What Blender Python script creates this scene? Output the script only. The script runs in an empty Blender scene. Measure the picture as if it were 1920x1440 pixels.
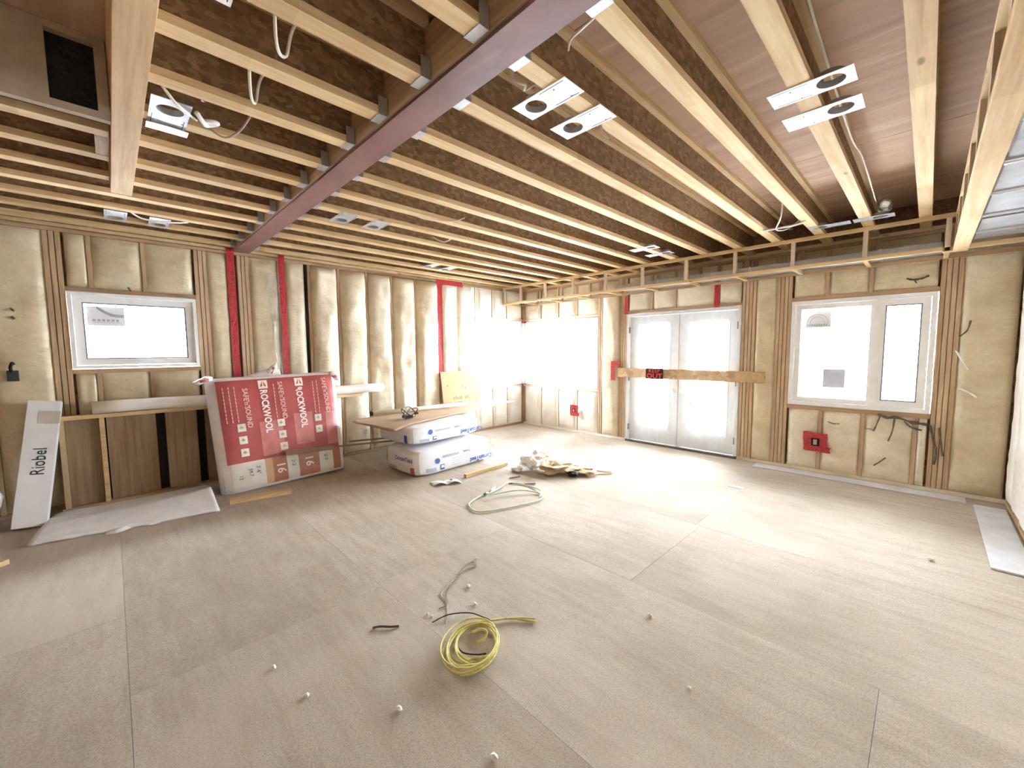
import bpy, bmesh, math, random
from mathutils import Vector, Matrix, noise
random.seed(7)
SC = bpy.context.scene
COL = SC.collection
PI = math.pi

# ------------------------------------------------------------------ camera, world, light, exposure
cam_d = bpy.data.cameras.new('camera')
cam_d.sensor_width = 36.0
cam_d.lens = 764.79 / 1920 * 36.0
cam_d.clip_start = 0.02
cam = bpy.data.objects.new('camera', cam_d)
COL.objects.link(cam)
yaw, pit, rol = 0.794522, 0.081290, -0.0073086
fw = Vector((-math.sin(yaw) * math.cos(pit), math.cos(yaw) * math.cos(pit), -math.sin(pit)))
rt = fw.cross(Vector((0, 0, 1))).normalized()
up = rt.cross(fw)
rt2 = math.cos(rol) * rt + math.sin(rol) * up
up2 = -math.sin(rol) * rt + math.cos(rol) * up
mw = Matrix((rt2, up2, -fw)).transposed().to_4x4()
mw.translation = Vector((6.0056, -6.2386, 1.55))
cam.matrix_world = mw
SC.camera = cam

world = bpy.data.worlds.new('overcast_sky')
SC.world = world
world.use_nodes = True
wn = world.node_tree.nodes
wn['Background'].inputs[0].default_value = (0.93, 0.98, 1.04, 1)
wn['Background'].inputs[1].default_value = 1.0

SC.view_settings.view_transform = 'Standard'
SC.view_settings.look = 'None'
SC.view_settings.gamma = 1.0
SC.view_settings.use_curve_mapping = False
SC.view_settings.exposure = 6.3
SC.cycles.max_bounces = 16
SC.cycles.diffuse_bounces = 10
SC.cycles.transparent_max_bounces = 16
SC.cycles.sample_clamp_indirect = 12.0


def portal(name, loc, rot, sx, sy):
    d = bpy.data.lights.new(name, 'AREA')
    d.shape = 'RECTANGLE'
    d.size, d.size_y = sx, sy
    d.cycles.is_portal = True
    o = bpy.data.objects.new(name, d)
    o.location = loc
    o.rotation_euler = rot
    COL.objects.link(o)


# sky portals in the openings (they emit nothing themselves)
portal('window_portal', (0.95, 0.13, 1.5), (-PI / 2, 0, 0), 1.8, 1.3)
portal('window_portal', (-0.13, -0.65, 1.5), (0, -PI / 2, 0), 1.3, 1.12)
portal('window_portal', (3.3, 0.13, 1.07), (-PI / 2, 0, 0), 1.75, 2.14)
portal('window_portal', (5.4, 0.13, 1.49), (-PI / 2, 0, 0), 1.3, 1.32)
portal('window_portal', (-0.13, -6.0, 1.78), (0, -PI / 2, 0), 0.8, 1.04)


# ------------------------------------------------------------------ helpers


def S(r, g, b, k=1.0):
    def f(c):
        c /= 255.0
        return (c / 12.92 if c <= 0.04045 else ((c + 0.055) / 1.055) ** 2.4) * k
    return (f(r), f(g), f(b), 1.0)


class Mat:
    def __init__(self, name, rough=0.7, metal=0.0, spec=0.3, coat=0.0, coat_rough=0.2):
        self.m = bpy.data.materials.new(name)
        self.m.use_nodes = True
        self.t = self.m.node_tree
        self.n = self.t.nodes
        self.b = self.n['Principled BSDF']
        self.b.inputs['Roughness'].default_value = rough
        self.b.inputs['Metallic'].default_value = metal
        self.b.inputs['Specular IOR Level'].default_value = spec
        self.b.inputs['Coat Weight'].default_value = coat
        self.b.inputs['Coat Roughness'].default_value = coat_rough
        self.coord = None

    def link(self, a, b):
        self.t.links.new(a, b)

    def co(self, scale=(1, 1, 1), rnd=True, rot=(0, 0, 0)):
        if self.coord is None:
            tc = self.n.new('ShaderNodeTexCoord')
            oi = self.n.new('ShaderNodeObjectInfo')
            mul = self.n.new('ShaderNodeVectorMath')
            mul.operation = 'MULTIPLY_ADD'
            cmb = self.n.new('ShaderNodeCombineXYZ')
            for i in range(3):
                self.link(oi.outputs['Random'], cmb.inputs[i])
            self.link(cmb.outputs[0], mul.inputs[0])
            mul.inputs[1].default_value = (37, 53, 71) if rnd else (0, 0, 0)
            self.link(tc.outputs['Object'], mul.inputs[2])
            self.coord = mul.outputs[0]
            self.rand = oi.outputs['Random']
        mp = self.n.new('ShaderNodeMapping')
        mp.inputs['Scale'].default_value = scale
        mp.inputs['Rotation'].default_value = rot
        self.link(self.coord, mp.inputs[0])
        return mp.outputs[0]

    def noise(self, scale, vec, detail=4, rough=0.55):
        t = self.n.new('ShaderNodeTexNoise')
        t.inputs['Scale'].default_value = scale
        t.inputs['Detail'].default_value = detail
        t.inputs['Roughness'].default_value = rough
        self.link(vec, t.inputs['Vector'])
        return t.outputs['Fac']

    def voro(self, scale, vec, out='Color'):
        t = self.n.new('ShaderNodeTexVoronoi')
        t.inputs['Scale'].default_value = scale
        self.link(vec, t.inputs['Vector'])
        return t.outputs[out]

    def ramp(self, fac, stops):
        r = self.n.new('ShaderNodeValToRGB')
        e = r.color_ramp.elements
        e[0].position, e[0].color = stops[0]
        e[1].position, e[1].color = stops[1]
        for p, c in stops[2:]:
            x = e.new(p)
            x.color = c
        self.link(fac, r.inputs[0])
        return r.outputs[0]

    def mix(self, fac, a, b, mode='MIX'):
        x = self.n.new('ShaderNodeMix')
        x.data_type = 'RGBA'
        x.blend_type = mode
        for sock, v in ((x.inputs[0], fac), (x.inputs[6], a), (x.inputs[7], b)):
            if hasattr(v, 'links') or isinstance(v, bpy.types.NodeSocket):
                self.link(v, sock)
            else:
                sock.default_value = v
        return x.outputs[2]

    def col(self, c):
        if isinstance(c, bpy.types.NodeSocket):
            self.link(c, self.b.inputs['Base Color'])
        else:
            self.b.inputs['Base Color'].default_value = c

    def bump(self, h, strength=0.3, dist=0.01):
        b = self.n.new('ShaderNodeBump')
        b.inputs['Strength'].default_value = strength
        b.inputs['Distance'].default_value = dist
        self.link(h, b.inputs['Height'])
        self.link(b.outputs[0], self.b.inputs['Normal'])
        self.link(b.outputs[0], self.b.inputs['Coat Normal'])


M = {}


def plain(key, c, rough=0.6, metal=0.0, vary=0.06, scale=8, spec=0.3, coat=0.0):
    m = Mat(key, rough, metal, spec, coat)
    v = m.co()
    f = m.noise(scale, v, 5)
    k1 = tuple(max(0, x * (1 - vary * 2)) for x in c[:3]) + (1,)
    k2 = tuple(min(1, x * (1 + vary)) for x in c[:3]) + (1,)
    m.col(m.ramp(f, [(0.3, k1), (0.7, k2)]))
    M[key] = m.m
    return m


def wood(key, light, dark, axis, rough=0.75, knots=True, seg=False):
    """pale lumber: grain stretched along the axis 0/1/2"""
    m = Mat(key, rough)
    sc = [14, 14, 14]
    sc[axis] = 0.7
    v = m.co(tuple(sc))
    g = m.noise(2.2, v, 6, 0.65)
    c = m.ramp(g, [(0.3, dark), (0.62, light)])
    v2 = m.co((1, 1, 1))
    b = m.noise(2.0, v2, 3)
    c = m.mix(m.ramp(b, [(0.42, (0, 0, 0, 1)), (0.75, (0.45, 0.45, 0.45, 1))]), c, dark)
    if knots:
        sk = [6, 6, 6]
        sk[axis] = 2.2
        kn = m.voro(1.0, m.co(tuple(sk)), 'Distance')
        c = m.mix(m.ramp(kn, [(0.05, (0.8, 0.8, 0.8, 1)), (0.10, (0, 0, 0, 1))]), c,
                  tuple(x * 0.45 for x in dark[:3]) + (1,))
    if seg:
        sx_ = m.n.new('ShaderNodeSeparateXYZ')
        m.link(m.coord, sx_.inputs[0])
        fl_ = m.n.new('ShaderNodeMath')
        fl_.operation = 'MULTIPLY'
        m.link(sx_.outputs[axis], fl_.inputs[0])
        fl_.inputs[1].default_value = 1.15
        f2_ = m.n.new('ShaderNodeMath')
        f2_.operation = 'FLOOR'
        m.link(fl_.outputs[0], f2_.inputs[0])
        wn_ = m.n.new('ShaderNodeTexWhiteNoise')
        wn_.noise_dimensions = '1D'
        m.link(f2_.outputs[0], wn_.inputs['W'])
        c = m.mix(1.0, c, m.ramp(wn_.outputs['Value'], [(0.0, (0.84, 0.80, 0.74, 1)), (1.0, (1, 1, 1, 1))]), 'MULTIPLY')
    tint = m.ramp(m.rand, [(0.0, (0.84, 0.82, 0.78, 1)), (1.0, (1.0, 1.0, 1.0, 1))])
    c = m.mix(1.0, c, tint, 'MULTIPLY')
    m.col(c)
    m.bump(g, 0.15, 0.003)
    M[key] = m.m


LW, DW = S(234, 210, 168), S(206, 172, 122)
wood('lumber_x', LW, DW, 0)
wood('lumber_y', LW, DW, 1, seg=True)
wood('header_lumber_x', S(222, 192, 148), S(190, 156, 112), 0, knots=False)
wood('lumber_z', S(212, 186, 154), S(178, 150, 120), 2, knots=False)
wood('lumber_brown_x', S(200, 170, 134), S(164, 132, 100), 0, knots=False)
wood('lumber_brown_y', S(190, 162, 128), S(156, 126, 94), 1, knots=False)
wood('lumber_brown_z', S(198, 174, 140), S(174, 148, 114), 2, knots=False)
wood('lumber_lit_z', S(234, 222, 204), S(214, 198, 174), 2, knots=False)  # paler lumber copy: glare and brightness near the windows put into the colour
wood('lumber_tan_y', S(220, 194, 150), S(188, 158, 112), 1)
wood('infill_z', S(168, 144, 116), S(134, 110, 86), 2, knots=False)


def osb(key, cs, scale=16, rough=0.8):
    m = Mat(key, rough)
    v = m.co((scale, scale * 0.55, scale))
    w = m.n.new('ShaderNodeVectorMath')
    w.operation = 'MULTIPLY_ADD'
    nz = m.n.new('ShaderNodeTexNoise')
    nz.inputs['Scale'].default_value = 0.7
    m.link(v, nz.inputs['Vector'])
    m.link(nz.outputs['Color'], w.inputs[0])
    w.inputs[1].default_value = (1.6, 1.6, 1.6)
    m.link(v, w.inputs[2])
    c = m.voro(1.0, w.outputs[0], 'Color')
    sep = m.n.new('ShaderNodeSeparateColor')
    m.link(c, sep.inputs[0])
    col = m.ramp(sep.outputs[0], [(0.0, cs[0]), (0.4, cs[1]), (0.75, cs[2]), (1.0, cs[3])])
    f = m.noise(60, m.co(), 3)
    col = m.mix(m.ramp(f, [(0.35, (0.25, 0.25, 0.25, 1)), (0.6, (0, 0, 0, 1))]), col, cs[0])
    m.col(col)
    m.bump(sep.outputs[1], 0.15, 0.004)
    M[key] = m.m


osb('osb', [S(116, 89, 60), S(132, 102, 70), S(144, 112, 79), S(158, 126, 91)], 48)
osb('osb_pale', [S(176, 140, 98), S(202, 168, 124), S(212, 180, 138), S(222, 196, 156)])
osb('osb_grey', [S(140, 122, 98), S(164, 146, 120), S(176, 158, 132), S(186, 170, 146)], 9)

# plywood under-side of the storey above
m = Mat('plywood_underside', 0.8)
g = m.noise(1.6, m.co((1.0, 7, 4)), 6, 0.65)
c = m.ramp(g, [(0.25, S(164, 132, 110)), (0.55, S(184, 152, 126)), (0.78, S(208, 182, 154))])
b = m.noise(1.1, m.co(), 3)
c = m.mix(m.ramp(b, [(0.4, (0, 0, 0, 1)), (0.7, (0.6, 0.6, 0.6, 1))]), c, S(196, 164, 128))
m.col(c)
M['plywood_underside'] = m.m

# dusty subfloor
m = Mat('dusty_subfloor', 0.82, 0, 0.25)
v = m.co((1, 1, 1))
n1 = m.noise(0.9, v, 6, 0.6)
c = m.ramp(n1, [(0.3, S(170, 159, 144)), (0.5, S(184, 174, 159)), (0.72, S(198, 189, 176))])
n2 = m.noise(5.0, m.co((0.5, 3, 1)), 5, 0.65)
c = m.mix(m.ramp(n2, [(0.35, (0.4, 0.4, 0.4, 1)), (0.6, (0, 0, 0, 1))]), c, S(154, 138, 120))
n3 = m.noise(150, m.co(), 2, 0.7)
c = m.mix(m.ramp(n3, [(0.38, (0.45, 0.45, 0.45, 1)), (0.55, (0, 0, 0, 1))]), c, S(136, 114, 94))
n4 = m.noise(0.55, m.co((1, 1, 1), rot=(0, 0, 0.6)), 3)
c = m.mix(m.ramp(n4, [(0.5, (0, 0, 0, 1)), (0.72, (0.5, 0.5, 0.5, 1))]), c, S(214, 203, 189))
tint = m.ramp(m.rand, [(0.0, (0.965, 0.962, 0.96, 1)), (1.0, (1.0, 1.0, 1.0, 1))])
m.col(m.mix(1.0, c, tint, 'MULTIPLY'))
m.bump(n3, 0.12, 0.002)
M['dusty_subfloor'] = m.m


def batt(key, lo, mid, hi, coat=0.55):
    m = Mat(key, 0.6, 0, 0.3, coat, 0.28)
    v = m.co((1, 1, 1))
    n1 = m.noise(3.0, v, 5, 0.6)
    c = m.ramp(n1, [(0.3, lo), (0.5, mid), (0.7, hi)])
    n2 = m.noise(40, v, 3)
    c = m.mix(m.ramp(n2, [(0.35, (0.3, 0.3, 0.3, 1)), (0.6, (0, 0, 0, 1))]), c, lo)
    m.col(c)
    # crinkled film stretched over the wool
    w = m.noise(2.2, m.co((2.2, 2.2, 5)), 4, 0.5)
    m.bump(w, 0.4, 0.04)
    M[key] = m.m


batt('wool_cream', S(204, 190, 162), S(224, 212, 188), S(234, 226, 206))  # lighter copy of the tan wool: stronger daylight painted into the colour
batt('wool_tan', S(190, 174, 142), S(210, 196, 164), S(222, 210, 182))
batt('wool_white', S(222, 214, 200), S(236, 230, 220), S(246, 243, 236))  # corner bays: overexposed daylight painted into the colour; right wall: plain white film
plain('stud_shadow', S(60, 44, 34), 0.9)

m = Mat('red_primer_steel', 0.45, 0.0, 0.5)
n1 = m.noise(2.5, m.co(), 5, 0.6)
c = m.ramp(n1, [(0.35, S(108, 72, 66)), (0.6, S(130, 92, 86))])
n2 = m.noise(1.3, m.co((0.7, 3, 1)), 3)
m.col(m.mix(m.ramp(n2, [(0.55, (0, 0, 0, 1)), (0.75, (0.5, 0.5, 0.5, 1))]), c, S(168, 140, 132)))
M['red_primer_steel'] = m.m

m = plain('galvanized', S(196, 198, 202), 0.38, 0.75, 0.08, 12)
m = plain('galvanized_dull', S(176, 178, 182), 0.5, 0.5, 0.1, 10)
m = plain('foil', S(214, 214, 216), 0.28, 0.9, 0.1, 20)
m.bump(m.noise(25, m.co(), 3), 0.8, 0.02)
plain('white_enamel', S(244, 245, 248), 0.4, 0, 0.02)
plain('vinyl_white', S(232, 232, 230), 0.4, 0, 0.03)
plain('gasket_grey', S(120, 126, 140), 0.6)
plain('door_white', S(220, 221, 221), 0.45, 0, 0.02)
plain('threshold_bronze', S(96, 84, 74), 0.4, 0.3)
plain('hinge_grey', S(130, 132, 134), 0.4, 0.6)
plain('knob_white', S(250, 248, 240), 0.25, 0.2, 0.01)
plain('white_plastic', S(238, 238, 238), 0.45, 0, 0.03, 5)
plain('carton_white', S(226, 227, 230), 0.6, 0, 0.03, 6)
plain('foam_white', S(232, 233, 236), 0.7, 0, 0.05, 7)
plain('foam_grey', S(196, 190, 182), 0.75, 0, 0.08, 5)
plain('sheet_grey', S(206, 206, 208), 0.7, 0, 0.07, 6)
plain('ink_dark', S(60, 64, 62), 0.7)
plain('ink_blue', S(72, 98, 170), 0.6)
plain('ink_grey', S(176, 182, 196), 0.6, 0, 0.02)
plain('ink_black', S(36, 26, 24), 0.7)
plain('ink_white', S(238, 228, 222), 0.6, 0, 0.02)
plain('ink_pinkwhite', S(226, 190, 182), 0.6, 0, 0.05)
plain('ink_tan', S(206, 168, 138), 0.6, 0, 0.03)
plain('print_red', S(176, 84, 84), 0.45, 0, 0.08, 6, coat=0.5)
plain('print_red_light', S(196, 122, 118), 0.45, 0, 0.08, 9, coat=0.5)
plain('print_brown', S(178, 120, 92), 0.5, 0, 0.06, 6, coat=0.5)
plain('print_white', S(222, 218, 208), 0.5, 0, 0.04, 6, coat=0.4)
m = plain('bag_plastic', S(230, 226, 226), 0.35, 0, 0.04, 6, coat=0.6)
m.bump(m.noise(5, m.co(), 4), 0.5, 0.03)
m = plain('bag_white', S(228, 229, 234), 0.4, 0, 0.04, 5, coat=0.5)
m.bump(m.noise(6, m.co(), 4), 0.4, 0.02)
plain('sign_black', S(38, 22, 20), 0.5)
plain('sign_red', S(232, 62, 52), 0.5)
plain('black_rubber', S(34, 32, 34), 0.5)
plain('grey_cable', S(176, 158, 140), 0.6)
plain('white_cable', S(226, 218, 204), 0.5)
plain('dark_cable', S(132, 112, 96), 0.6)
plain('rope_yellow', S(214, 202, 122), 0.6, 0, 0.12, 30)
plain('hose_green', S(188, 208, 172), 0.45, 0, 0.06, 10)
plain('paper_brown', S(206, 182, 148), 0.85, 0, 0.12, 12)
plain('paper_white', S(240, 238, 234), 0.7, 0, 0.03)
plain('hardboard', S(182, 158, 134), 0.7, 0, 0.08, 6)
plain('ply_pale', S(196, 164, 126), 0.75, 0, 0.06, 4)
plain('dark_board', S(150, 122, 100), 0.75, 0, 0.08, 8)
plain('pvc_cream', S(240, 232, 214), 0.4, 0, 0.02)
plain('roll_poly', S(236, 232, 226), 0.35, 0, 0.04, 6, coat=0.4)
plain('dirt_dark', S(112, 100, 82), 0.9, 0, 0.2, 30)
plain('debris_white', S(236, 230, 216), 0.8)
plain('debris_brown', S(110, 86, 66), 0.8)
m = plain('black_gloss', S(22, 22, 28), 0.4)
m.bump(m.noise(14, m.co(), 3), 0.8, 0.03)
plain('gap_shade_black', S(40, 32, 28), 0.9)  # near-black standing in for the shade in gaps and cavities
plain('snow_ground', S(236, 238, 242), 0.9, 0, 0.03, 0.5)
plain('foam_yellow', S(216, 186, 126), 0.85, 0, 0.14, 14)
plain('pex_red', S(170, 40, 48), 0.4)

m = Mat('red_sheathing_tape', 0.35, 0, 0.4, 0.4)
v = m.co((1, 1, 1))
vo = m.voro(24, v, 'Distance')
n1 = m.noise(30, v, 3)
c = m.mix(m.ramp(vo, [(0.16, (0.75, 0.75, 0.75, 1)), (0.34, (0, 0, 0, 1))]), S(184, 52, 56), S(98, 22, 28))
c = m.mix(m.ramp(n1, [(0.35, (0.5, 0.5, 0.5, 1)), (0.55, (0, 0, 0, 1))]), c, S(150, 36, 42))
m.col(c)
M['red_tape'] = m.m


def film(key, opac, tint=(0.95, 0.96, 0.97, 1), wr=3.0):
    m = bpy.data.materials.new(key)
    m.use_nodes = True
    t = m.node_tree
    t.nodes.clear()
    out = t.nodes.new('ShaderNodeOutputMaterial')
    tr = t.nodes.new('ShaderNodeBsdfTransparent')
    df = t.nodes.new('ShaderNodeBsdfDiffuse')
    tl = t.nodes.new('ShaderNodeBsdfTranslucent')
    gl = t.nodes.new('ShaderNodeBsdfGlossy')
    gl.inputs['Roughness'].default_value = 0.15
    df.inputs[0].default_value = tint
    tl.inputs[0].default_value = (0.010, 0.0105, 0.011, 1)
    a = t.nodes.new('ShaderNodeMixShader')
    a.inputs[0].default_value = 0.5
    t.links.new(df.outputs[0], a.inputs[1])
    t.links.new(tl.outputs[0], a.inputs[2])
    b = t.nodes.new('ShaderNodeMixShader')
    b.inputs[0].default_value = 0.15
    t.links.new(a.outputs[0], b.inputs[1])
    t.links.new(gl.outputs[0], b.inputs[2])
    tc = t.nodes.new('ShaderNodeTexCoord')
    mp = t.nodes.new('ShaderNodeMapping')
    mp.inputs['Scale'].default_value = (2.5, 2.5, 1.0)
    nz = t.nodes.new('ShaderNodeTexNoise')
    nz.inputs['Scale'].default_value = wr
    nz.inputs['Detail'].default_value = 5
    t.links.new(tc.outputs['Object'], mp.inputs[0])
    t.links.new(mp.outputs[0], nz.inputs['Vector'])
    bp = t.nodes.new('ShaderNodeBump')
    bp.inputs['Strength'].default_value = 0.6
    bp.inputs['Distance'].default_value = 0.03
    t.links.new(nz.outputs['Fac'], bp.inputs['Height'])
    for s in (df, gl, tl):
        t.links.new(bp.outputs[0], s.inputs['Normal'])
    mr = t.nodes.new('ShaderNodeMapRange')
    mr.inputs[1].default_value = 0.35
    mr.inputs[2].default_value = 0.7
    mr.inputs[3].default_value = opac * 0.65
    mr.inputs[4].default_value = min(1, opac * 1.5)
    t.links.new(nz.outputs['Fac'], mr.inputs[0])
    c = t.nodes.new('ShaderNodeMixShader')
    t.links.new(mr.outputs[0], c.inputs[0])
    t.links.new(tr.outputs[0], c.inputs[1])
    t.links.new(b.outputs[0], c.inputs[2])
    t.links.new(c.outputs[0], out.inputs[0])
    M[key] = m


film('poly_film', 0.16)
film('poly_clear', 0.30, (0.97, 0.97, 0.97, 1), 6.0)


def backlit(key, c, tr_):
    m = bpy.data.materials.new(key)
    m.use_nodes = True
    t = m.node_tree
    t.nodes.clear()
    out = t.nodes.new('ShaderNodeOutputMaterial')
    df = t.nodes.new('ShaderNodeBsdfDiffuse')
    df.inputs[0].default_value = c
    tl = t.nodes.new('ShaderNodeBsdfTranslucent')
    tl.inputs[0].default_value = tr_
    a = t.nodes.new('ShaderNodeAddShader')
    t.links.new(df.outputs[0], a.inputs[0])
    t.links.new(tl.outputs[0], a.inputs[1])
    t.links.new(a.outputs[0], out.inputs[0])
    M[key] = m


# thin stickers the daylight shines through
backlit('sticker_white', S(225, 225, 225), (0.034, 0.034, 0.034, 1))
backlit('sticker_blue', S(205, 210, 225), (0.0130, 0.0138, 0.0165, 1))
m = bpy.data.materials.new('window_glass')
m.use_nodes = True
t = m.node_tree
t.nodes.clear()
out = t.nodes.new('ShaderNodeOutputMaterial')
tr = t.nodes.new('ShaderNodeBsdfTransparent')
tr.inputs[0].default_value = (0.93, 0.95, 0.96, 1)
gl = t.nodes.new('ShaderNodeBsdfGlossy')
gl.inputs['Roughness'].default_value = 0.02
fr = t.nodes.new('ShaderNodeFresnel')
fr.inputs[0].default_value = 1.35
mx = t.nodes.new('ShaderNodeMixShader')
t.links.new(fr.outputs[0], mx.inputs[0])
t.links.new(tr.outputs[0], mx.inputs[1])
t.links.new(gl.outputs[0], mx.inputs[2])
t.links.new(mx.outputs[0], out.inputs[0])
M['window_glass'] = m


class MB:
    def __init__(self):
        self.v = []
        self.f = []

    def add(self, vs, fs):
        o = len(self.v)
        self.v += [tuple(x) for x in vs]
        self.f += [tuple(i + o for i in q) for q in fs]
        return self

    def box(self, x0, x1, y0, y1, z0, z1, mat=None):
        vs = [Vector((x, y, z)) for x in (x0, x1) for y in (y0, y1) for z in (z0, z1)]
        if mat is not None:
            vs = [mat @ q for q in vs]
        return self.add(vs, [(0, 1, 3, 2), (4, 6, 7, 5), (0, 4, 5, 1), (2, 3, 7, 6), (0, 2, 6, 4), (1, 5, 7, 3)])

    def bar(self, a, b, w, h, up_v=(0, 0, 1)):
        """rectangular bar from a to b; w across, h along up"""
        a, b = Vector(a), Vector(b)
        d = (b - a)
        L = d.length
        d.normalize()
        u = Vector(up_v)
        s = d.cross(u).normalized()
        u = s.cross(d)
        mt = Matrix((d, s, u)).transposed().to_4x4()
        mt.translation = a
        return self.box(0, L, -w / 2, w / 2, -h / 2, h / 2, mt)

    def tube(self, pts, r, n=8, caps=True, closed=False):
        pts = [Vector(p) for p in pts]
        N = len(pts)
        o = len(self.v)
        prev = None
        for i, p in enumerate(pts):
            a = pts[i - 1] if (i > 0 or closed) else p
            b = pts[(i + 1) % N] if (i < N - 1 or closed) else p
            d = (b - a)
            d = d.normalized() if d.length > 1e-9 else Vector((0, 0, 1))
            if prev is None:
                u = d.orthogonal().normalized()
            else:
                u = (prev - d * prev.dot(d))
                u = u.normalized() if u.length > 1e-6 else d.orthogonal().normalized()
            prev = u
            w = d.cross(u)
            rr = r[i] if isinstance(r, (list, tuple)) else r
            for k in range(n):
                t_ = 2 * PI * k / n
                self.v.append(tuple(p + (u * math.cos(t_) + w * math.sin(t_)) * rr))
        R = N if closed else N - 1
        for i in range(R):
            for k in range(n):
                a = o + i * n + k
                b = o + i * n + (k + 1) % n
                c = o + ((i + 1) % N) * n + (k + 1) % n
                d = o + ((i + 1) % N) * n + k
                self.f.append((a, b, c, d))
        if caps and not closed:
            self.f.append(tuple(o + k for k in range(n))[::-1])
            self.f.append(tuple(o + (N - 1) * n + k for k in range(n)))
        return self

    def grid(self, fn, nu, nv):
        """fn(u,v) -> point, u and v in 0..1"""
        o = len(self.v)
        for j in range(nv + 1):
            for i in range(nu + 1):
                self.v.append(tuple(fn(i / nu, j / nv)))
        for j in range(nv):
            for i in range(nu):
                a = o + j * (nu + 1) + i
                self.f.append((a, a + 1, a + nu + 2, a + nu + 1))
        return self

    def build(self, name, mat, parent=None, smooth=False, bevel=0.0):
        me = bpy.data.meshes.new(name)
        me.from_pydata(self.v, [], self.f)
        bm = bmesh.new()
        bm.from_mesh(me)
        bmesh.ops.recalc_face_normals(bm, faces=bm.faces)
        if bevel:
            bmesh.ops.bevel(bm, geom=bm.edges[:], offset=bevel, segments=1, affect='EDGES', profile=0.7)
        bm.to_mesh(me)
        bm.free()
        if smooth:
            for p in me.polygons:
                p.use_smooth = True
        me.materials.append(M[mat] if isinstance(mat, str) else mat)
        o = bpy.data.objects.new(name, me)
        COL.objects.link(o)
        if parent is not None:
            adopt(o, parent)
        return o


WM = {}


def wmat(o):
    if o.name in WM:
        return WM[o.name]
    return Matrix.Identity(4)


def adopt(o, parent):
    o.parent = parent
    o.matrix_parent_inverse = wmat(parent).inverted()


def tag(o, label=None, cat=None, group=None, kind=None):
    if label:
        o['label'] = label
    if cat:
        o['category'] = cat
    if group:
        o['group'] = group
    if kind:
        o['kind'] = kind
    return o


def empty(name, loc, label=None, cat=None, group=None, kind=None):
    o = bpy.data.objects.new(name, None)
    o.empty_display_size = 0.1
    o.location = loc
    WM[o.name] = Matrix.Translation(loc)
    COL.objects.link(o)
    WM[o.name] = Matrix.Translation(loc)
    return tag(o, label, cat, group, kind)


def bx(name, x0, x1, y0, y1, z0, z1, mat, parent=None, bevel=0.0):
    return MB().box(x0, x1, y0, y1, z0, z1).build(name, mat, parent, bevel=bevel)


def text(name, s, size, mat, matrix, parent, sx=1.0, align='CENTER', depth=0.0006, bold=0.0):
    cu = bpy.data.curves.new(name, 'FONT')
    cu.body = s
    cu.size = size
    cu.align_x = align
    cu.align_y = 'CENTER'
    cu.extrude = depth
    cu.offset = bold
    cu.resolution_u = 2
    tmp = bpy.data.objects.new(name + '_curve', cu)
    COL.objects.link(tmp)
    dg = bpy.context.evaluated_depsgraph_get()
    me = bpy.data.meshes.new_from_object(tmp.evaluated_get(dg))
    bpy.data.objects.remove(tmp)
    bpy.data.curves.remove(cu)
    me.transform(matrix @ Matrix.Diagonal((sx, 1, 1, 1)))
    me.name = name
    me.materials.clear()
    me.materials.append(M[mat])
    o = bpy.data.objects.new(name, me)
    COL.objects.link(o)
    adopt(o, parent)
    return o


def frame_mat(org, ex, ey):
    ex = Vector(ex).normalized()
    ey = Vector(ey)
    ey = (ey - ex * ey.dot(ex)).normalized()
    ez = ex.cross(ey)
    m_ = Matrix((ex, ey, ez)).transposed().to_4x4()
    m_.translation = Vector(org)
    return m_


def nz(p, s=1.0, seed=0.0):
    return noise.noise(Vector((p[0] * s + seed, p[1] * s + seed * 1.7, p[2] * s - seed)))


def spline(pts, n=8, closed=False):
    pts = [Vector(p) for p in pts]
    N = len(pts)
    out_ = []
    segs = N if closed else N - 1
    for i in range(segs):
        g = (lambda k: pts[k % N]) if closed else (lambda k: pts[min(max(k, 0), N - 1)])
        p0, p1, p2, p3 = g(i - 1), g(i), g(i + 1), g(i + 2)
        for k in range(n):
            t_ = k / n
            out_.append(0.5 * ((2 * p1) + (-p0 + p2) * t_ + (2 * p0 - 5 * p1 + 4 * p2 - p3) * t_ ** 2 + (-p0 + 3 * p1 - 3 * p2 + p3) * t_ ** 3))
    if not closed:
        out_.append(pts[-1])
    return out_


# ------------------------------------------------------------------ room shell
RX = 6.62          # right wall plane
BY = -10.0         # wall behind the camera
ZT = 2.82          # top of stud walls
ZC = 3.08          # underside of the storey above

# ground outside
gr = bx('snowy_ground', -40, 45, -45, 45, -0.9, -0.6, 'snow_ground')
tag(gr, kind='structure')

# floor: loose-laid sheets with open joints
fl = empty('floor', (0, 0, 0), kind='structure')
bx('floor_joist_base', -0.14, RX + 0.14, BY - 0.14, 0.14, -0.1, -0.022, 'dirt_dark', fl)
ys = [0.14, -1.41, -2.63, -3.83, -5.05, -6.27, -7.49, -8.71, BY - 0.14]
off = [4.05, 2.2, 4.68, 5.93, 3.55, 5.2, 3.9, 4.9]
g = 0.0007
for r in range(8):
    y1, y0 = ys[r], ys[r + 1]
    xs = [-0.14]
    x = off[r]
    while x > 0.4:
        x -= 2.44
    x += 2.44
    while x < RX - 0.2:
        xs.append(x)
        x += 2.44
    xs.append(RX + 0.14)
    for a, b_ in zip(xs, xs[1:]):
        dz = random.uniform(-0.0008, 0.0008)
        bx('floor_panel', a + g, b_ - g, y0 + g, y1 - g, -0.02, dz, 'dusty_subfloor', fl)

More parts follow.
